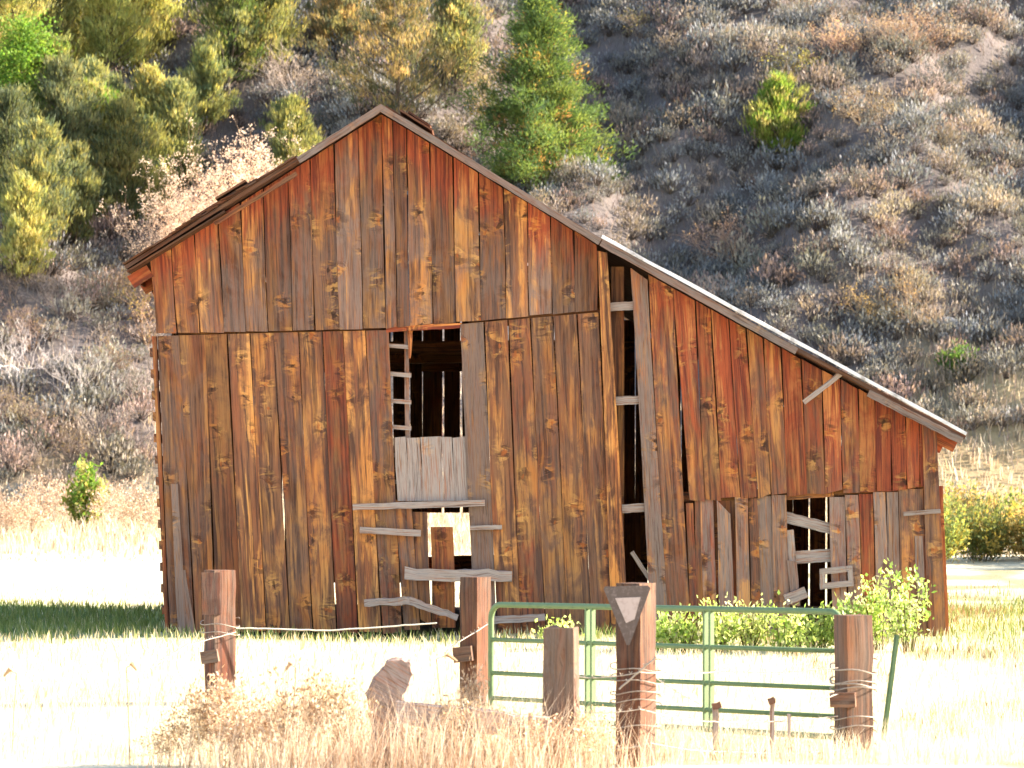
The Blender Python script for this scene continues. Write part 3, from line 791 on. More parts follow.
# broken rotten log and the fallen rail in the foreground grass
def lump(name, pts, y, th, mat, label, cat):
    """a broken chunk of timber: outline with real thickness, roughened"""
    q = MB(); V=[];F=[];C=[];U=[]
    fine_ = []
    for (a_, b_) in zip(pts, pts[1:] + pts[:1]):
        for f in (0, .25, .5, .75): fine_.append((a_[0] + (b_[0] - a_[0]) * f + R.uniform(-.8, .8), a_[1] + (b_[1] - a_[1]) * f + R.uniform(-.8, .8)))
    pts = fine_; n = len(pts)
    layers = [(-th/2, .95), (-th/4, 1.0), (th/4, 1.0), (th/2, .93)]
    cx = np.mean([p[0] for p in pts]); cy = np.mean([p[1] for p in pts])
    for (dy, sc) in layers:
        for (px, py) in pts:
            p = at(cx + (px - cx) * sc, cy + (py - cy) * sc, y) ; p[1] = y + dy + R.uniform(-.012, .012)
            V.append(p); U.append((p[0] * .6 + p[2] + dy, p[2] - p[0], 3.1)); C.append((.75, .15, .85, 1))
    for i in range(3):
        for j in range(n): F.append((i*n+j, i*n+(j+1)%n, (i+1)*n+(j+1)%n, (i+1)*n+j))
    F.append(tuple(range(n-1, -1, -1))); F.append(tuple(3*n + j for j in range(n)))
    q.add(V, F, C, U)
    return tag(q.build(name, mat), label, cat)
lump("broken_stump", [(366, 692), (374, 676), (382, 668), (388, 659), (400, 657), (411, 660), (414, 672), (410, 684), (404, 694), (401, 712), (408, 760), (372, 770), (370, 720)], 26.1, .24, M_GREYWOOD, "jagged broken grey stump leaning over the dry weeds", "stump")
q = MB(); beam(q, at(396, 712, 26.0), at(548, 728, 25.9), .17, .18, (0, 0, 1), n=14, wob=.010, tone=1.0, grey=1.0, red=.1); tag(q.build("fallen_log", M_GREYWOOD), "pale fallen log lying between the broken stump and short round post", "log")

# ------------------------------------------------------------------ vegetation generators
def leaf_quads(g_, P, D, L, W):
    n = len(P); rv = g_.normal(size=(n, 3))
    D = D / (np.linalg.norm(D, axis=1, keepdims=True) + 1e-9)
    s = np.cross(D, rv); s /= (np.linalg.norm(s, axis=1, keepdims=True) + 1e-9)
    L = np.broadcast_to(np.asarray(L, float).reshape(-1, 1), (n, 1)); W = np.broadcast_to(np.asarray(W, float).reshape(-1, 1), (n, 1))
    V = np.stack([P, P + D * L * .45 + s * W / 2, P + D * L, P + D * L * .45 - s * W / 2], 1).reshape(-1, 3)
    F = np.arange(n * 4).reshape(-1, 4)
    return V, F

def prisms(segs, k=3):
    """segs (n,8): p0,p1,r0,r1 -> tapered prisms as quads"""
    s = np.asarray(segs, float); n = len(s); p0, p1, r0, r1 = s[:, :3], s[:, 3:6], s[:, 6:7], s[:, 7:8]
    d = p1 - p0; d /= (np.linalg.norm(d, axis=1, keepdims=True) + 1e-9)
    ref = np.where(np.abs(d[:, 2:3]) < .9, np.array([[0, 0, 1.]]), np.array([[1., 0, 0]]))
    u = np.cross(d, ref); u /= np.linalg.norm(u, axis=1, keepdims=True); v = np.cross(d, u)
    V = np.zeros((n, 2 * k, 3))
    for j in range(k):
        a_ = 2 * math.pi * j / k; o = u * math.cos(a_) + v * math.sin(a_)
        V[:, j] = p0 + o * r0; V[:, k + j] = p1 + o * r1
    b = (np.arange(n) * 2 * k)[:, None]
    F = np.concatenate([np.concatenate([b + j, b + (j+1) % k, b + k + (j+1) % k, b + k + j], 1) for j in range(k)], 0)
    return V.reshape(-1, 3), F

def pick(g_, n, cols, wts):
    idx = g_.choice(len(cols), n, p=np.array(wts) / sum(wts)); return np.array(cols)[idx]

def merge(parts):
    V=[];F=[];C=[];b=0
    for v, f, c in parts:
        V.append(v); F.append(f + b); C.append(c); b += len(v)
    return np.concatenate(V), np.concatenate(F), np.concatenate(C)

def make_tree(seed, H, Rad, profile, t0=.1, n_limb=60, clumps=5, leaves=26, lL=.16, lW=.05, csize=.16, tilt=.1, up=.4, rnd=.7, cols=None, wts=None, trunk_r=.1, tipcol=None, bare=.0, top_stems=1):
    g_ = np.random.default_rng(seed)
    segs = []; P=[];D=[];C=[]
    wob = np.cumsum(g_.normal(0, .02 * H / 10, (13, 2)), 0); wob -= wob[0]
    def axis(t):
        i = t * 12; k = int(min(i, 11)); f = i - k; w = wob[k] * (1-f) + wob[min(k+1, 12)] * f
        return np.array([w[0], w[1], t * H])
    for k in range(12):
        segs.append(np.concatenate([axis(k/12), axis((k+1)/12), [trunk_r * (1 - k/12.5), trunk_r * (1 - (k+1)/12.5)]]))
    # uneven crown: two or three sectors are thinner
    ph = g_.uniform(0, 6.28, 3)
    for i in range(n_limb):
        t = t0 + (1 - t0) * ((i + g_.random()) / n_limb) ** .95
        az = i * 2.39996 + g_.normal(0, .35)
        uneven = 1 + .18 * math.sin(2 * az + ph[0] + 5 * t) + .16 * math.sin(3 * az + ph[1] - 9 * t)
        ln = Rad * profile(t) * g_.uniform(.5, 1.22) * uneven
        if ln < .04: continue
        a0 = axis(t); dr = np.array([math.cos(az), math.sin(az), tilt + g_.normal(0, .12)])
        if g_.random() < bare: continue
        end = a0 + dr * ln
        end[2] = min(end[2], H * 1.02)
        mid = a0 + dr * ln * .55 + np.array([0, 0, -.05 * ln])
        r_ = max(.008, trunk_r * .35 * (1 - t) + .01)
        segs.append(np.concatenate([a0, mid, [r_, r_ * .6]])); segs.append(np.concatenate([mid, end, [r_ * .6, .004]]))
        nc = max(2, int(clumps * (ln / Rad) ** .7 + .5))
        for c_ in range(nc):
            s = .30 + .72 * (c_ + g_.random()) / nc
            ctr = a0 + dr * ln * s + g_.normal(0, .10 * ln + .03, 3) * np.array([1, 1, .7])
            n_ = int(leaves * g_.uniform(.6, 1.3))
            p = ctr + g_.normal(0, 1, (n_, 3)) * csize * np.array([1, 1, .75]) * g_.uniform(.7, 1.25)
            dd = dr * .5 + np.array([0, 0, up]) + g_.normal(0, rnd, (n_, 3)) * .6
            P.append(p); D.append(dd)
            cc = pick(g_, 1, cols, wts)[0] * g_.uniform(.75, 1.25)
            C.append(cc * g_.uniform(.75, 1.25, (n_, 1)) * g_.uniform(.94, 1.06, (n_, 3)))
    P = np.concatenate(P); D = np.concatenate(D); C = np.clip(np.concatenate(C), 0, 1)
    V, F = leaf_quads(g_, P, D, lL * g_.uniform(.6, 1.3, len(P)), lW * g_.uniform(.7, 1.3, len(P)))
    crown = mesh_np("crown", V, F, np.repeat(C, 4, 0))
    tv, tf = prisms(np.array(segs), 6)
    trunk = mesh_np("trunk", tv, tf, smooth=True)
    return trunk, crown

def place_tree(name, meshes, x, y, z, label, group=None, cat="tree", crown_mat=None, rz=0, sc=1.0):
    root = empty(name, (x, y, z - .08), label, cat, group, rz)
    root.scale = (sc, sc, sc)
    put("trunk", meshes[0], M_BARK, root); put("crown", meshes[1], crown_mat or M_FOL, root)
    return root

cone = lambda t: (1 - t) ** .8 * min(1, .7 + t * 4) * 1.08
column = lambda t: min(1, .55 + 2.2 * t) * (1 - t) ** .6 * 1.15
rounded = lambda t: math.sqrt(max(0, 1 - (2 * t - .95) ** 2)) * .95 + .12

JUN = [(.18, .195, .08), (.26, .255, .095), (.36, .33, .12), (.12, .15, .075)]
DRK = [(.11, .135, .08), (.15, .17, .085), (.22, .22, .10)]
PIN = [(.065, .11, .04), (.10, .155, .045), (.16, .205, .055), (.36, .24, .07), (.38, .19, .08)]
LIM = [(.13, .24, .035), (.18, .28, .05), (.24, .28, .06)]
YEL = [(.32, .31, .10), (.42, .37, .13), (.24, .25, .085)]
BRN = [(.26, .20, .09), (.36, .26, .12), (.17, .16, .075), (.10, .105, .06)]

trees = [
 # name, px, base py, top py, width px, profile, palette, weights, label
 ("pine_tree", 538, 198, -16, 146, cone, PIN, [3, 4, 3, .55, .25], "tall bright green pine with orange needle patches above the barn roof"),
 ("juniper_tree", 778, 163, 76, 54, column, LIM + YEL, [2, 3, 3, 1, 2, 1], "small lime green juniper alone on the open sagebrush slope"),
 ("juniper_tree", 398, 142, -34, 125, column, BRN, [3, 2, 3, 2], "big yellow brown juniper right above the barn's roof peak"),
 ("juniper_tree", 228, 82, -40, 80, column, JUN + [(.10, .15, .04)], [2, 3, 2, 2, 3], "dark green juniper at the top edge above the pale bare shrubs"),
 ("juniper_tree", 108, 96, -35, 62, column, YEL, [2, 2, 2], "yellow green juniper with a bare lower trunk at the top of the slope"),
 ("juniper_tree", 58, 112, -30, 70, column, JUN + YEL, [1, 2, 2, 1, 2, 2, 2], "sunlit olive juniper between the yellow one and the frame corner"),
 ("juniper_tree", 12, 128, -30, 80, column, YEL + BRN, [2, 2, 2, 1, 1, 1, 0], "golden juniper filling the upper corner of the slope"),
 ("leafy_tree", 22, 165, 52, 54, rounded, LIM, [3, 3, 1], "vivid green leafy tree among the golden junipers"),
 ("juniper_tree", 62, 205, 92, 78, column, DRK, [2, 2, 2], "dark shaded juniper below the vivid green tree"),
 ("juniper_tree", 8, 215, 120, 70, column, DRK, [2, 3, 1], "dark green juniper cut by the frame edge below the vivid tree"),
 ("juniper_tree", 122, 222, 128, 62, column, JUN, [2, 3, 2, 2], "juniper with yellow tips beside the pale bare shrubs"),
 ("juniper_tree", 115, 140, 92, 34, column, DRK, [2, 2, 2], "small dark juniper in the shadow under the yellow green juniper"),
 ("juniper_tree", 25, 272, 198, 46, column, JUN + YEL, [1, 2, 2, 1, 2, 2, 2], "small yellowish juniper low on the slope near the frame edge"),
 ("juniper_tree", 178, 185, 105, 50, column, JUN, [3, 2, 1, 3], "narrow green juniper behind the pale bare shrubs"),
 ("juniper_tree", 292, 178, 118, 52, column, YEL + JUN, [1, 1, 2, 2, 2, 2, 2], "small olive juniper between the pale shrubs and the roof slope"),
 ("juniper_tree", 340, 60, -30, 60, column, BRN, [2, 2, 2, 2], "brown tinged juniper beside the big yellow brown one"),
 ("juniper_tree", 152, 45, -40, 60, column, YEL, [1, 2, 2], "pale juniper high on the slope next to the dark green one"),
 ("juniper_tree", 85, 60, -60, 70, column, YEL, [2, 2, 1], "pale yellow juniper at the very top behind the olive one"),
 ("juniper_tree", 38, 90, -20, 60, column, YEL + LIM, [2, 3, 1, 1, 1, 1], "lemon tinted juniper crowded between its golden neighbours"),
 ("juniper_tree", 90, 190, 110, 60, column, JUN + LIM, [2, 2, 2, 1, 1, 1, 1], "mid green juniper in the thick of the shaded group"),
 ("juniper_tree", 40, 240, 150, 66, column, JUN + DRK, [1, 2, 1, 1, 2, 1, 1], "dusky juniper in front of the shaded group"),
 ("juniper_tree", 150, 160, 90, 44, column, JUN + YEL, [2, 2, 1, 1, 1, 1, 1], "slender juniper in the gap above the pale bare shrubs"),
 ("juniper_tree", 270, 60, -30, 60, column, YEL + JUN, [1, 1, 2, 2, 2, 1, 1], "pale olive juniper at the top edge beside the tangled dead branches"),
 ("juniper_tree", 15, 60, -50, 56, column, YEL + JUN, [2, 2, 2, 1, 1, 1, 1], "golden green juniper touching the top corner of the frame"),
 ("juniper_tree", 132, 70, -30, 50, column, YEL, [2, 1, 2], "slim yellow juniper right of the one with a bare lower trunk"),
 ("juniper_tree", 50, 150, 62, 46, column, LIM + JUN, [2, 1, 1, 1, 1, 1, 1], "fresh green narrow juniper touching the vivid green tree"),
 ("juniper_tree", 92, 160, 84, 44, column, DRK + JUN, [2, 2, 2, 1, 1, 1, 1], "dark slender juniper behind the thick shaded group"),
 ("juniper_tree", 20, 190, 112, 52, column, DRK + JUN, [2, 2, 2, 1, 1, 1, 1], "dark pointed juniper just under the vivid green tree"),
 ("juniper_tree", 150, 212, 140, 44, column, JUN, [2, 2, 2, 1], "low pointed juniper at the left flank of the pale bare shrubs"),
 ("juniper_tree", 75, 235, 165, 48, column, JUN + DRK, [2, 1, 1, 1, 1, 1, 1], "lowest dusky juniper of the shaded group"),
 ("juniper_tree", 205, 120, 60, 44, column, JUN, [2, 2, 1, 2], "small green juniper under the dark one at the top edge"),
 ("juniper_tree", 455, 90, -20, 55, column, JUN + BRN, [2, 1, 1, 2, 1, 1, 1, 1], "olive juniper between the big yellow brown one and the pine"),
]
for i, (nm, px, pb, pt, wpx, prof, cols, wts, lab) in enumerate(trees):
    pb, pt = (pb + 14, pt - .28 * (pb - pt)) if px < 320 else (pb, pt)
    x_, y_, z_ = ground_hit(px, pb)
    H = (pb - pt) * y_ / FPX; Rad = wpx / 2 * y_ / FPX * (1.0 if i == 0 else 1.08 if px < 320 else 1.05)
    if nm == "pine_tree":
        ms = make_tree(100 + i, H, Rad, prof, .07, 170, 9, 70, .17, .028, .19, .05, .5, .8, cols, wts, .13)
    elif nm == "leafy_tree":
        ms = make_tree(100 + i, H, Rad, prof, .12, 60, 6, 40, .11, .07, .20, .35, .1, 1.0, cols, wts, .06)
    else:
        big = H > 3.2
        ms = make_tree(100 + i, H, Rad, prof, .22 if i in (4, 5) else .06, 105 if big else 70, 7, 38, .19, .034, .10 if not big else .135, .75, 1.1, .5, cols, wts, .09 if big else .05, bare=.25 if px == 398 else .1)
    place_tree(nm, ms, x_, y_, z_, lab, crown_mat=M_WEED if px == 778 else None, group="junipers on the slope" if nm == "juniper_tree" else None)

# bare twiggy shrubs ------------------------------------------------------------------
def bare_shrub(seed, H, Rad, n_stem=14, depth=4, col=(.42, .31, .23), col2=(.55, .42, .32), r0=.018, fan=1.0, leafcol=None, nleaf=0, spread=.55):
    g_ = np.random.default_rng(seed); segs=[]; tips=[]
    def grow(p, d, L, r, k):
        q = p + d * L
        bend_ = p + d * L * .5 + g_.normal(0, .06 * L, 3)
        segs.append(np.concatenate([p, bend_, [r, r * .8]])); segs.append(np.concatenate([bend_, q, [r * .8, r * .55]]))
        if k == 0: tips.append((q, d)); return
        for _ in range(g_.integers(2, 4)):
            nd_ = nz(d + g_.normal(0, spread, 3) + np.array([0, 0, .18]))
            grow(bend_ if g_.random() < .3 else q, nd_, L * g_.uniform(.55, .85), max(r * .58, .0035), k - 1)
    for s in range(n_stem):
        az = g_.uniform(0, 6.28); sp = g_.uniform(.1, 1.0) * fan
        d = nz(np.array([math.cos(az) * sp * Rad / H * 1.6, math.sin(az) * sp * Rad / H * 1.6, 1.0]))
        grow(np.array([math.cos(az) * .08, math.sin(az) * .08, 0]), d, H * g_.uniform(.30, .42), r0, depth)
    V, F = prisms(np.array(segs), 3)
    zmax = V[:, 2].max(); V = V * np.array([1, 1, H / zmax])
    rad = np.percentile(np.hypot(V[:, 0], V[:, 1]), 96); V[:, :2] *= Rad / rad
    n = len(segs); cc = np.array(col) + (np.array(col2) - np.array(col)) * g_.random((n, 1)); cc = cc * g_.uniform(.8, 1.2, (n, 1))
    parts = [(V, F, np.repeat(cc, 6, 0))]
    if nleaf:
        P = np.array([t[0] for t in tips]) * np.array([Rad / rad, Rad / rad, H / zmax]); D = np.array([t[1] for t in tips])
        idx = g_.integers(0, len(P), nleaf); p = P[idx] + g_.normal(0, .06, (nleaf, 3)); lv, lf = leaf_quads(g_, p, D[idx] + g_.normal(0, .8, (nleaf, 3)), .06 * g_.uniform(.6, 1.4, nleaf), .03)
        lc = pick(g_, nleaf, leafcol, [1] * len(leafcol)) * g_.uniform(.7, 1.3, (nleaf, 1)); parts.append((lv, lf, np.repeat(lc, 4, 0)))
    return mesh_np("shrub", *merge(parts))

PALE = [(.80, .64, .50), (.72, .55, .42)]
shrubs = [
 # px, base, top, width, stems, col, col2, leafcols, nleaf, name, label
 (188, 330, 150, 118, 22, (.62,.48,.38), (.80,.66,.52), PALE, 8000, "bare_shrub", "pale pinkish bare shrub, lower of the two sunlit ones left of the roof"),
 (246, 318, 114, 128, 24, (.62,.46,.34), (.80,.64,.46), PALE, 10000, "bare_shrub", "tall cream bare shrub sunlit just above the roof slope"),
 (18, 395, 308, 90, 12, (.42,.36,.33), (.58,.51,.46), None, 0, "bare_shrub", "grey leafless shrub with pale branches at the frame edge"),
 (78, 405, 335, 95, 10, (.40,.34,.30), (.55,.48,.42), None, 0, "bare_shrub", "low grey leafless shrub arching beside the barn wall"),
 (148, 345, 268, 70, 10, (.30,.22,.16), (.42,.32,.22), [(.25,.21,.06), (.30,.22,.08)], 700, "bare_shrub", "thin shrub with yellow leaves against the barn's corner"),
 (738, 262, 205, 130, 16, (.36,.24,.20), (.50,.35,.28), [(.38,.26,.20)], 900, "bare_shrub", "wide pinkish dry shrub in the middle of the sagebrush slope"),
 (905, 52, -5, 120, 16, (.38,.26,.20), (.52,.38,.28), [(.42,.30,.22)], 1000, "bare_shrub", "wide pinkish dry shrub at the top edge of the slope"),
 (842, 68, 12, 90, 14, (.38,.27,.21), (.50,.38,.29), [(.40,.30,.20)], 900, "bare_shrub", "pinkish dry shrub above the lime green juniper"),
 (862, 125, 82, 80, 12, (.40,.30,.24), (.52,.42,.32), [(.40,.27,.17)], 400, "bare_shrub", "orange tinted dry shrub beside the lime green juniper"),
 (930, 100, 50, 60, 12, (.40,.30,.24), (.50,.38,.30), None, 0, "bare_shrub", "leafless twiggy shrub high on the slope below the pink one"),
 (790, 78, 46, 60, 10, (.26,.20,.10), (.34,.28,.12), [(.26,.25,.07), (.32,.28,.08)], 900, "bare_shrub", "yellow shrub directly above the lime green juniper"),
 (905, 335, 262, 60, 9, (.40,.30,.20), (.55,.44,.32), [(.40,.28,.14)], 300, "bare_shrub", "tan leaning dead shrub above the lean-to roof end"),
 (868, 330, 285, 60, 10, (.30,.22,.14), (.42,.32,.20), [(.34,.24,.10)], 500, "bare_shrub", "ochre dry shrub on the slope above the loose stick"),
 (300, 105, 40, 110, 12, (.36,.28,.22), (.50,.40,.31), None, 0, "bare_shrub", "tangled grey dead branches uphill from the roof slope"),
 (480, 120, 60, 50, 10, (.40,.31,.22), (.52,.40,.28), [(.45,.36,.20)], 500, "bare_shrub", "straw coloured shrub between the big juniper and the pine"),
 (640, 40, 5, 60, 10, (.34,.26,.20), (.46,.36,.28), [(.30,.26,.12)], 500, "bare_shrub", "brown dry shrub uphill from the pine"),
]
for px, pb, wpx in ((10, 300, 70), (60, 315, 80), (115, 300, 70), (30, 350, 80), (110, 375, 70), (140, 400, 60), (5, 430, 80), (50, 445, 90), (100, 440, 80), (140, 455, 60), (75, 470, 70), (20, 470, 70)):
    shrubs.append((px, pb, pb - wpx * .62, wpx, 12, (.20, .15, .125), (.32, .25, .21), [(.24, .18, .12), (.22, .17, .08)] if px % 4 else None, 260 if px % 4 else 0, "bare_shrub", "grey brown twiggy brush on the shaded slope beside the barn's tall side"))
for i, (px, pb, pt, wpx, ns, c1, c2, lc, nl, nm, lab) in enumerate(shrubs):
    x_, y_, z_ = ground_hit(px, pb); H = (pb - pt) * y_ / FPX; Rad = wpx / 2 * y_ / FPX
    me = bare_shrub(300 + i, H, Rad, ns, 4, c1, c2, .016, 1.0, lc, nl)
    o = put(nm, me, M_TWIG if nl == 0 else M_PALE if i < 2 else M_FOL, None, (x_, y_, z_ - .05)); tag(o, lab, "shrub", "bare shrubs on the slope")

# small leafy bushes --------------------------------------------------------------------
def leafy_bush(seed, H, Rad, cols, wts, n=900, lL=.07, lW=.04, stems=18, up=.5):
    g_ = np.random.default_rng(seed); segs=[]; P=[];D=[];C=[]
    for s in range(stems):
        az = g_.uniform(0, 6.28); rr = Rad * math.sqrt(g_.random()); tip = np.array([math.cos(az) * rr, math.sin(az) * rr, H * g_.uniform(.55, 1.0) * (1 - .35 * (rr / Rad) ** 2)])
        b0 = np.array([math.cos(az) * rr * .25, math.sin(az) * rr * .25, 0]); segs.append(np.concatenate([b0, tip, [.008, .003]]))
        m_ = n // stems; f = g_.uniform(.25, 1.03, m_)[:, None]
        P.append(b0 + (tip - b0) * f + g_.normal(0, .05 + .03 * Rad, (m_, 3))); D.append(np.array([0, 0, up]) + g_.normal(0, .7, (m_, 3)) + nz(tip - b0) * .4)
        C.append(pick(g_, 1, cols, wts) * g_.uniform(.75, 1.25, (m_, 1)))
    P = np.concatenate(P); V, F = leaf_quads(g_, P, np.concatenate(D), lL * g_.uniform(.6, 1.4, len(P)), lW * g_.uniform(.7, 1.3, len(P)))
    sv, sf = prisms(np.array(segs), 3)
    return mesh_np("bush", *merge([(V, F, np.repeat(np.concatenate(C), 4, 0)), (sv, sf, np.tile([[.16, .14, .06]], (len(sv), 1)))]))
WEED = [(.36, .46, .13), (.46, .52, .22), (.26, .38, .08), (.62, .60, .36)]
weeds = [(684, 655, 612, 44, "low green weed in front of the lean-to's first boards"), (716, 652, 596, 40, "tall pale weed growing behind the gate's second upright"),
         (748, 655, 606, 46, "bushy yellow green weed behind the middle of the gate"), (786, 652, 612, 50, "leafy weed below the lean-to window"),
         (818, 654, 618, 40, "low leafy weed behind the gate's right end"), (846, 652, 590, 34, "upright weed with pale tips beside the feed box"),
         (880, 660, 580, 44, "tall pale leafy bush at the lean-to's corner"), (908, 657, 578, 46, "tallest pale bush against the corner board"), (660, 655, 622, 34, "small green weed beside the sign post's top"),
         (562, 660, 632, 40, "low green weed behind the gate near the jamb board")]
for i, (px, pb, pt, wpx, lab) in enumerate(weeds):
    d = 37.0 - .4 * R.random(); X = (px - 512) * d / FPX; H = (pb - pt) * d / FPX * R.uniform(.95, 1.4); Rad = wpx / 2 * d / FPX * 1.1
    me = leafy_bush(500 + i, H, Rad, WEED, [3, 3, 2, 2.5 if px > 840 else 1], 640, .06, .034, 17)  # palest tone weighted up in the plants by the corner
    tag(put("leafy_weed", me, M_WEED, None, (X, d, float(T(X, d)) - .02)), lab, "plant", "weeds along the lean-to")
YB = [(.40, .28, .11), (.32, .25, .10), (.22, .22, .09), (.14, .17, .08)]
far_bushes = [(85, 512, 457, 46, LIM + YEL, "bright yellow green bush alone in the tan grass left of the barn", 2200), (957, 374, 344, 40, [(.07, .14, .03), (.10, .18, .04)], "round green bush on the bare slope right of the roof end", 1200)]
for i, (px, pb, pt, wpx, cols, lab, n) in enumerate(far_bushes):
    x_, y_, z_ = ground_hit(px, pb); H = (pb - pt) * y_ / FPX; Rad = wpx / 2 * y_ / FPX
    if i == 0: y_ = 79.0; Rad = .5; x_ = (px - 512) * y_ / FPX; z_ = float(T(x_, y_)); H = EYE - (pt - HORIZON) * y_ / FPX - z_
    tag(put("leafy_bush", leafy_bush(600 + i, H, Rad, cols, [1] * len(cols), n, .12, .06, 26), M_WEED if i == 0 else M_FOL, None, (x_, y_, z_ - .03)), lab, "bush")
for i in range(14):
    px = 938 + i * 13 + R.uniform(-5, 5); d = 67 + R.uniform(-3, 6); X = (px - 512) * d / FPX; H = R.uniform(1.1, 1.45); 
    cols = YB if i % 3 else [(.16, .19, .06), (.30, .25, .06)]
    me = leafy_bush(640 + i, H, .75, cols, [3, 2, 2, 1][:len(cols)], 2200, .10, .05, 34)
    tag(put("autumn_bush", me, M_FOL, None, (X, d, float(T(X, d)) - .03)), "ochre and green autumn bush in the hedge row beyond the barn's corner", "bush", "autumn bushes behind the barn")
for i in range(18):
    px = -25 + i * 12 + R.uniform(-5, 5); d = 73 + R.uniform(0, 12); X = (px - 512) * d / FPX
    me = bare_shrub(680 + i, R.uniform(.7, 1.3), R.uniform(.5, .8), 10, 3, (.46, .34, .23), (.64, .50, .36), .009, 1.0, [(.56, .43, .30), (.48, .34, .22), (.40, .26, .16)], 700)
    tag(put("dry_bush", me, M_DRYWEED, None, (X, d, float(T(X, d)) - .03)), "tan dry bush in the row at the foot of the hill", "bush", "dry bushes at the hill foot")

# sagebrush ---------------------------------------------------------------------------------
def sage_arrays(seed, col_a, col_b, n=290, lw=.034):
    g_ = np.random.default_rng(seed); nt_ = 22; P=[];D=[];C=[]; segs=[]
    for s in range(nt_):
        az = s * 2.4 + g_.normal(0, .3); rr = math.sqrt((s + .5) / nt_) * .55; h_ = (.62 - .35 * (rr / .55) ** 2) * g_.uniform(.8, 1.2)
        tip = np.array([math.cos(az) * rr, math.sin(az) * rr, h_]); m_ = n // nt_
        p = tip * g_.uniform(.55, 1.0, (m_, 1)) + g_.normal(0, .09, (m_, 3)); p[:, 2] = np.maximum(p[:, 2], .02)
        P.append(p); D.append(np.array([0, 0, .9]) + nz(tip) * .6 + g_.normal(0, .35, (m_, 3)))
        f = g_.random((m_, 1)); C.append((np.array(col_a) * (1 - f) + np.array(col_b) * f) * g_.uniform(.8, 1.2, (m_, 1)))
        segs.append(np.concatenate([[0, 0, 0], tip * .8, [.014, .005]]))
    P = np.concatenate(P); V, F = leaf_quads(g_, P, np.concatenate(D), .125 * g_.uniform(.6, 1.4, len(P)), lw * g_.uniform(.7, 1.4, len(P)))
    sv, sf = prisms(np.array(segs), 3)
    return merge([(V, F, np.repeat(np.concatenate(C), 4, 0)), (sv, sf, np.tile([[.13, .10, .08]], (len(sv), 1)))])
SG = [((.165,.155,.14), (.285,.265,.235)), ((.14,.142,.15), (.245,.245,.25)), ((.195,.155,.135), (.335,.275,.225)), ((.14,.133,.115), (.24,.22,.18)),
      ((.225,.16,.14), (.355,.26,.215)), ((.24,.19,.145), (.41,.33,.25)), ((.175,.172,.175), (.31,.30,.295))]
SG_OLD = [((.15,.15,.115), (.24,.235,.18)), ((.13,.14,.12), (.21,.22,.19)), ((.18,.16,.12), (.30,.26,.19)), ((.12,.13,.095), (.20,.20,.14)),
      ((.20,.15,.115), (.30,.22,.165)), ((.22,.175,.115), (.36,.285,.18)), ((.16,.165,.14), (.27,.27,.225))]
sage_v = [sage_arrays(700 + i, *SG[i]) for i in range(len(SG))]
sage_me = [mesh_np("sagebrush", *v) for v in sage_v]
sage_lo = [sage_arrays(730 + i, *SG[i], n=170, lw=.044) for i in range(len(SG))]
cand = []
g2 = np.random.default_rng(77)
tries = 0
grid = {}
while len(cand) < 5600 and tries < 120000:
    tries += 1
    y_ = g2.uniform(86, 140); x_ = g2.uniform(-.19, .19) * y_
    if y_ < 90 and g2.random() < .7: continue
    px = 512 + x_ * FPX / y_
    key = (int(x_ / .55), int(y_ / .6))
    if grid.get(key, 0) >= 1: continue
    # the bare scree patch, and the shady tree zone, carry fewer bushes
    z_ = float(T(x_, y_)); py = HORIZON - (z_ - EYE) * FPX / y_
    if px > 930 and 290 < py < 420 and g2.random() < .75: continue
    if vnoise(np.array(x_ + 60), np.array(y_ * 1.3), 21, .45) < .2 and g2.random() < .4: continue
    grid[key] = 1
    s = g2.uniform(.55, 1.25) * (1.25 if g2.random() < .12 else 1.0)
    hidden = (150 < px < 960 and py > np.interp(px, [p[0] for p in ROOF], [p[1] for p in ROOF]) + 16)
    if hidden: continue
    brushy = px < 160 and py > 255
    if brushy and g2.random() < .35: continue
    if px > 925 and py > 436 and g2.random() < .93: continue
    v = int(g2.choice(len(SG), p=[.08, .12, .22, .22, .28, .06, .02] if brushy else [.2, .2, .14, .10, .14, .10, .12]))
    infr = -12 < px < 1036 and py > -6
    cand.append((s * FPX / y_ if infr else 0, x_, y_, z_, s, v, g2.uniform(0, 6.28)))
cand.sort(key=lambda c: -c[0])
LABS = ["grey green sagebrush mound on the shaded hillside", "blue grey sagebrush mound on the shaded hillside", "tan tipped sagebrush mound on the shaded hillside", "dull olive sagebrush mound on the shaded hillside",
        "pinkish brown dry mound among the sagebrush of the hillside", "straw coloured mound among the sagebrush of the hillside", "pale silver sagebrush mound on the shaded hillside"]
for c in cand[:300]:
    o = put("sagebrush", sage_me[c[5]], M_SAGE, None, (c[1], c[2], c[3] - .05)); o.scale = (c[4] * 1.05, c[4] * 1.05, c[4]); o.rotation_euler = (0, 0, c[6])
    tag(o, LABS[c[5]], "shrub", "sagebrush on the hillside")
VS=[];FS=[];CS=[];b=0
for c in cand[300:]:
    v, f, cl = sage_lo[c[5]]; cs, sn = math.cos(c[6]), math.sin(c[6])
    w = np.stack([v[:, 0]*cs - v[:, 1]*sn, v[:, 0]*sn + v[:, 1]*cs, v[:, 2]], 1) * c[4] + np.array([c[1], c[2], c[3] - .05])
    VS.append(w); FS.append(f + b); CS.append(cl * g2.uniform(.7, 1.3)); b += len(v)
tag(put("sagebrush_cover", mesh_np("sagebrush_cover", np.concatenate(VS), np.concatenate(FS), np.concatenate(CS)), M_SAGE), "sagebrush carpeting the rest of the hillside", "ground cover", kind="stuff")

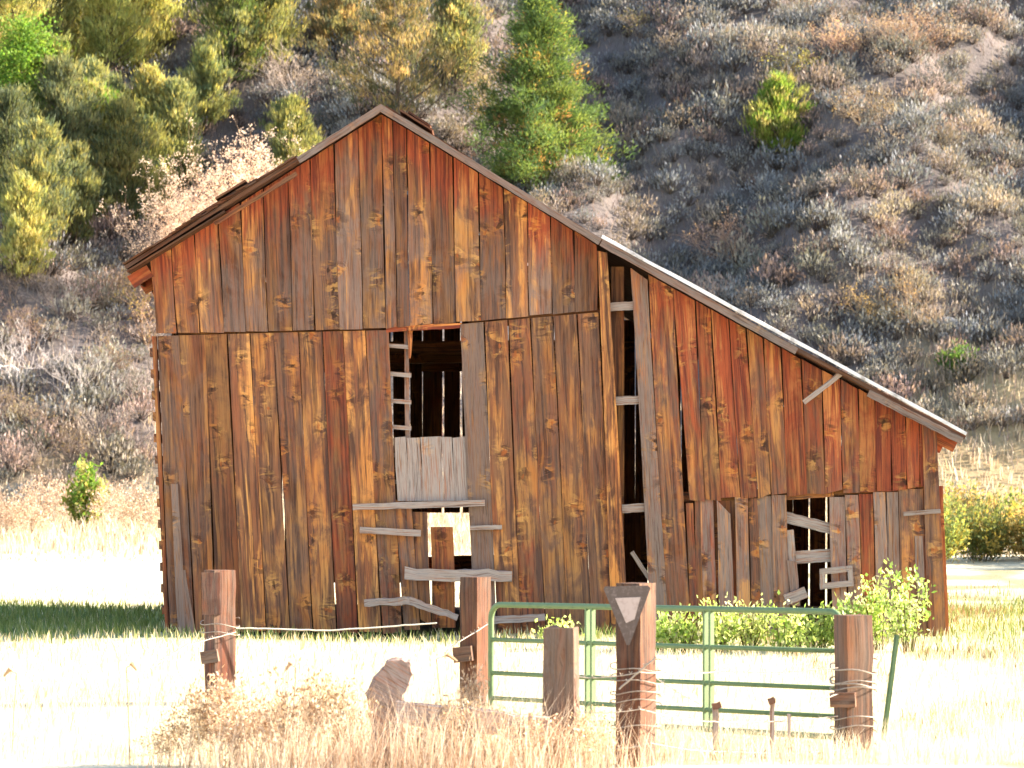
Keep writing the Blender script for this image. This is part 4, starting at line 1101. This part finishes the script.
# a few pale rocks on the scree
for i, (px, py, s) in enumerate(((948, 327, .28), (944, 340, .22), (330, 75, .25))):
    x_, y_, z_ = ground_hit(px, py); g_ = np.random.default_rng(900 + i)
    th = np.linspace(0, math.pi, 7); ph = np.linspace(0, 2 * math.pi, 10)[:-1]
    V = [(s * math.sin(t) * math.cos(p) * g_.uniform(.8, 1.15), s * .8 * math.sin(t) * math.sin(p) * g_.uniform(.8, 1.15), s * .7 * math.cos(t) * g_.uniform(.85, 1.1)) for t in th for p in ph]
    F = [(a_*9+j, a_*9+(j+1)%9, (a_+1)*9+(j+1)%9, (a_+1)*9+j) for a_ in range(6) for j in range(9)]
    tag(put("rock", mesh_np("rock", V, F), M_ROCK, None, (x_, y_, z_ + s * .3)), ["larger pale grey rock on the bare scree right of the roof", "smaller pale rock lying below the larger one on the scree", "pale rock among the dead branches high on the slope"][i], "rock", "rocks on the slope")

# grasses ------------------------------------------------------------------------------------
def blades(g_, X, Y, H, W, C, leanx=.0, spread=.25):
    n = len(X); Z = T(X, Y); P = np.stack([X, Y, Z - .01], 1)
    az = g_.uniform(0, 6.28, n); side = np.stack([np.cos(az), np.sin(az), np.zeros(n)], 1)
    ln = g_.normal(0, spread, (n, 2)); dirx = np.stack([ln[:, 0] + leanx, ln[:, 1], np.zeros(n)], 1)
    H = H[:, None]; W = W[:, None] if isinstance(W, np.ndarray) else W
    mid = P + np.array([0, 0, 1.]) * H * .55 + dirx * H * .35; tip = P + np.array([0, 0, 1.]) * H + dirx * H
    V = np.stack([P - side * W / 2, P + side * W / 2, mid + side * W * .38, mid - side * W * .38, tip], 1).reshape(-1, 3)
    b = (np.arange(n) * 5)[:, None]
    F = np.concatenate([b + np.array([[0, 1, 2]]), b + np.array([[0, 2, 3]]), b + np.array([[3, 2, 4]])], 0)
    return V, F, np.repeat(C, 5, 0)
g3 = np.random.default_rng(31)
# meadow grass: green patches plus a green band for the barn's shadow, straw elsewhere
n = 42000
Y = g3.uniform(27, 58, n) ; X = g3.uniform(-.19, .19, n) * Y
nearb = g3.random(n) < .55
Y = np.where(nearb, g3.uniform(35.5, 51, n), Y); X = np.where(nearb, g3.uniform(-7.8, 7.8, n), X)
ok = ~((X > -4.2) & (X < 5.1) & (Y > 39.9) & (Y < 50.2)); X = X[ok]; Y = Y[ok]; n = len(X)
gmk = green_mask(X, Y); isg = g3.random(n) < np.clip(gmk * 1.3, 0, .95)
pch = (X > 2.5 + .1 * (40 - Y)) & (vnoise(X + 50, Y * .55, 12, 1.1) > .54) & (Y < 64)
isg = np.where(pch, g3.random(n) < .45, isg)
C = np.where(isg[:, None], pick(g3, n, [(.14, .18, .04), (.20, .24, .065), (.28, .29, .10)], [1, 1, 1]), pick(g3, n, [(.62, .52, .30), (.52, .42, .22), (.66, .58, .38)], [1, 1, 1]))
C = np.where((pch & ~isg)[:, None], pick(g3, n, [(.22, .145, .065), (.30, .20, .09)], [1, 1]), C)
tag(put("meadow_grass", mesh_np("meadow_grass", *blades(g3, X, Y, np.where(isg, g3.uniform(.05, .17, n), g3.uniform(.04, .15, n)), g3.uniform(.008, .018, n), C * g3.uniform(.8, 1.2, (n, 1)))), M_GRASS), "short meadow grass, green beside the barn", "grass", kind="stuff")
# tan grass at the hill foot, left and right of the barn, and up the slope
n = 26000
Y = g3.uniform(66, 94, n); X = g3.uniform(-.18, .18, n) * Y
C = pick(g3, n, [(.56, .45, .31), (.64, .53, .38), (.44, .33, .22), (.50, .36, .22)], [2, 2, 1, .5])
rgt = (X > 9.5) & (g3.random(n) < .75); Y = np.where(rgt, g3.uniform(80, 97.5, n), Y); X = np.where(rgt, X * 1.02, X)
p1 = blades(g3, X, Y, g3.uniform(.15, .45, n) * sstep(64, 72, Y), g3.uniform(.02, .05, n), C * g3.uniform(.75, 1.2, (n, 1)))
n = 60000
Y = g3.uniform(90, 140, n); X = g3.uniform(-.18, .18, n) * Y
C = pick(g3, n, [(.24, .20, .17), (.36, .27, .20), (.19, .17, .155), (.27, .20, .17)], [2, .8, 2.5, 2])
p2 = blades(g3, X, Y, g3.uniform(.12, .45, n), g3.uniform(.02, .04, n), C * g3.uniform(.7, 1.2, (n, 1)))
tag(put("hill_grass", mesh_np("hill_grass", *merge([p1, p2])), M_GRASS), "dry bunch grass between the shrubs of the hillside", "grass", kind="stuff")
# tall dry grass round the posts in the foreground
n = 3300
px = np.where(g3.random(n) < .8, g3.normal(420, 120, n), g3.uniform(150, 700, n)); Y = g3.uniform(25.0, 27.2, n); X = (px - 512) * Y / FPX
dens = np.interp(px, [120, 200, 300, 420, 600, 680], [.1, .6, .7, .9, 1, .15]); ok = g3.random(n) < dens; X, Y, px = X[ok], Y[ok], px[ok]; n = len(X)
C = pick(g3, n, [(.54, .39, .28), (.44, .29, .19), (.66, .53, .40), (.36, .21, .13)], [2, 2, 2, 1.3]) * g3.uniform(.75, 1.2, (n, 1))
Hh = g3.uniform(.10, .46, n) * np.interp(px, [120, 250, 360, 420, 540, 600, 700], [.7, .95, .95, .6, .6, .75, .5]) + (g3.random(n) < .10) * g3.uniform(.15, .42, n)
parts = [blades(g3, X, Y, Hh, g3.uniform(.003, .0075, n), C, .05, .28)]
n = 1500
px = np.where(g3.random(n) < .75, g3.normal(440, 95, n), g3.uniform(170, 690, n)); Y = g3.uniform(25.0, 26.0, n); X = (px - 512) * Y / FPX
C = pick(g3, n, [(.58, .43, .31), (.46, .30, .19), (.70, .58, .45)], [2, 2, 2]) * g3.uniform(.75, 1.2, (n, 1))
parts.append(blades(g3, X, Y, g3.uniform(.30, .78, n) * np.interp(px, [150, 260, 420, 560, 700], [.6, .9, 1, .95, .6]), g3.uniform(.003, .006, n), C, .08, .32))
tag(put("tall_dry_grass", mesh_np("tall_dry_grass", *merge(parts)), M_GRASS), "tall dry grass stalks around the old posts", "grass", kind="stuff")
n = 30000; m0 = 3000  # first blades added to veil gate rails like glare, rest to hide post shadows
px = np.where(np.arange(n) < m0, g3.uniform(560, 1000, n), g3.uniform(-160, 1180, n)); Y = np.where(np.arange(n) < m0, g3.uniform(26.5, 28.6, n), g3.uniform(26.5, 35.5, n)); X = (px - 512) * Y / FPX
C = pick(g3, n, [(.70, .60, .42), (.62, .50, .33), (.74, .66, .50)], [1, 1, 1]) * g3.uniform(.8, 1.15, (n, 1))
Hh = g3.uniform(.06, .34, n) * np.interp(px, [560, 640, 850, 900], [1, 1, .9, .4]); Hh = np.where(np.arange(n) < m0, Hh, g3.uniform(.08, .32, n))
tag(put("glare_grass", mesh_np("glare_grass", *blades(g3, X, Y, Hh, g3.uniform(.004, .009, n), C, .05, .25)), M_GRASS), "pale grass added in front of the gate, whitened like glare", "grass", kind="stuff")
# feathery brown weeds, each one a plant
wl = [(205, 775, 676, 60), (225, 778, 668, 60), (250, 775, 682, 70), (300, 778, 664, 70), (340, 778, 672, 60), (400, 780, 712, 60), (275, 780, 690, 60), (440, 780, 712, 60), (560, 780, 715, 50), (185, 780, 700, 50), (455, 780, 690, 60), (520, 780, 700, 60), (590, 780, 705, 50), (165, 778, 722, 46), (225, 772, 700, 50), (315, 774, 672, 40), (475, 774, 660, 36)]
wm = [bare_shrub(800 + k, 1.0, .40, 12, 3, (.42, .27, .15), (.58, .42, .26), .005, 1.0, [(.54, .37, .22), (.44, .28, .15), (.62, .48, .32)], 560, .45) for k in range(3)]
for k, (px, pb, pt, wpx) in enumerate(wl):
    d = 25.9 + R.uniform(-.3, .7); X = (px - 512) * d / FPX; zg = float(T(X, d)); zt = EYE - (pt - HORIZON) * d / FPX
    o = put("dry_weed", wm[k % 3], M_DRYWEED, None, (X, d, zg - .02)); s = zt - zg; o.scale = (wpx * d / FPX / .8, wpx * d / FPX / .8, s); o.rotation_euler = (0, 0, R.uniform(0, 6))
    tag(o, "feathery orange brown dry weed in the grass before the posts", "weed", "dry weeds in the foreground")
# single dead flower stalks standing in the white grass
for k, (px, pt, pb, tilt_, lab) in enumerate(((12, 670, 735, .25, "dead stalk with a dark seed head at the frame's left edge"), (130, 664, 690, -.2, "short dead seed stalk in the white grass left of the plank topped post"), (292, 664, 705, .2, "bent dead stalk with a drooping head before the barn"), (444, 655, 690, -.4, "dead curled stalk next to the broken stump"))):
    d = 26.6; X = (px - 512) * d / FPX; zg = float(T(X, d)); zt = EYE - (pt - HORIZON) * d / FPX
    so = empty("dead_stalk", (X, d, zg), lab, "weed")
    q = MB(); tube(q, [(X - tilt_ * .0, d, zg - .02), (X + tilt_ * .05, d, (zg + zt) / 2), (X + tilt_ * .15, d, zt - .03), (X - tilt_ * .1, d, zt)], .0045, 5); q.build("stem", bpy.data.materials["grass_stem"] if "grass_stem" in bpy.data.materials else plain_material("grass_stem", (.42, .26, .14), .9), so)
    q = MB(); tube(q, [(X - tilt_ * .05, d, zt + .01), (X - tilt_ * .12, d, zt - .01), (X - tilt_ * .26, d, zt - .05)], .022, 7, r1=.008); q.build("seed_head", bpy.data.materials["grass_stem"], so)
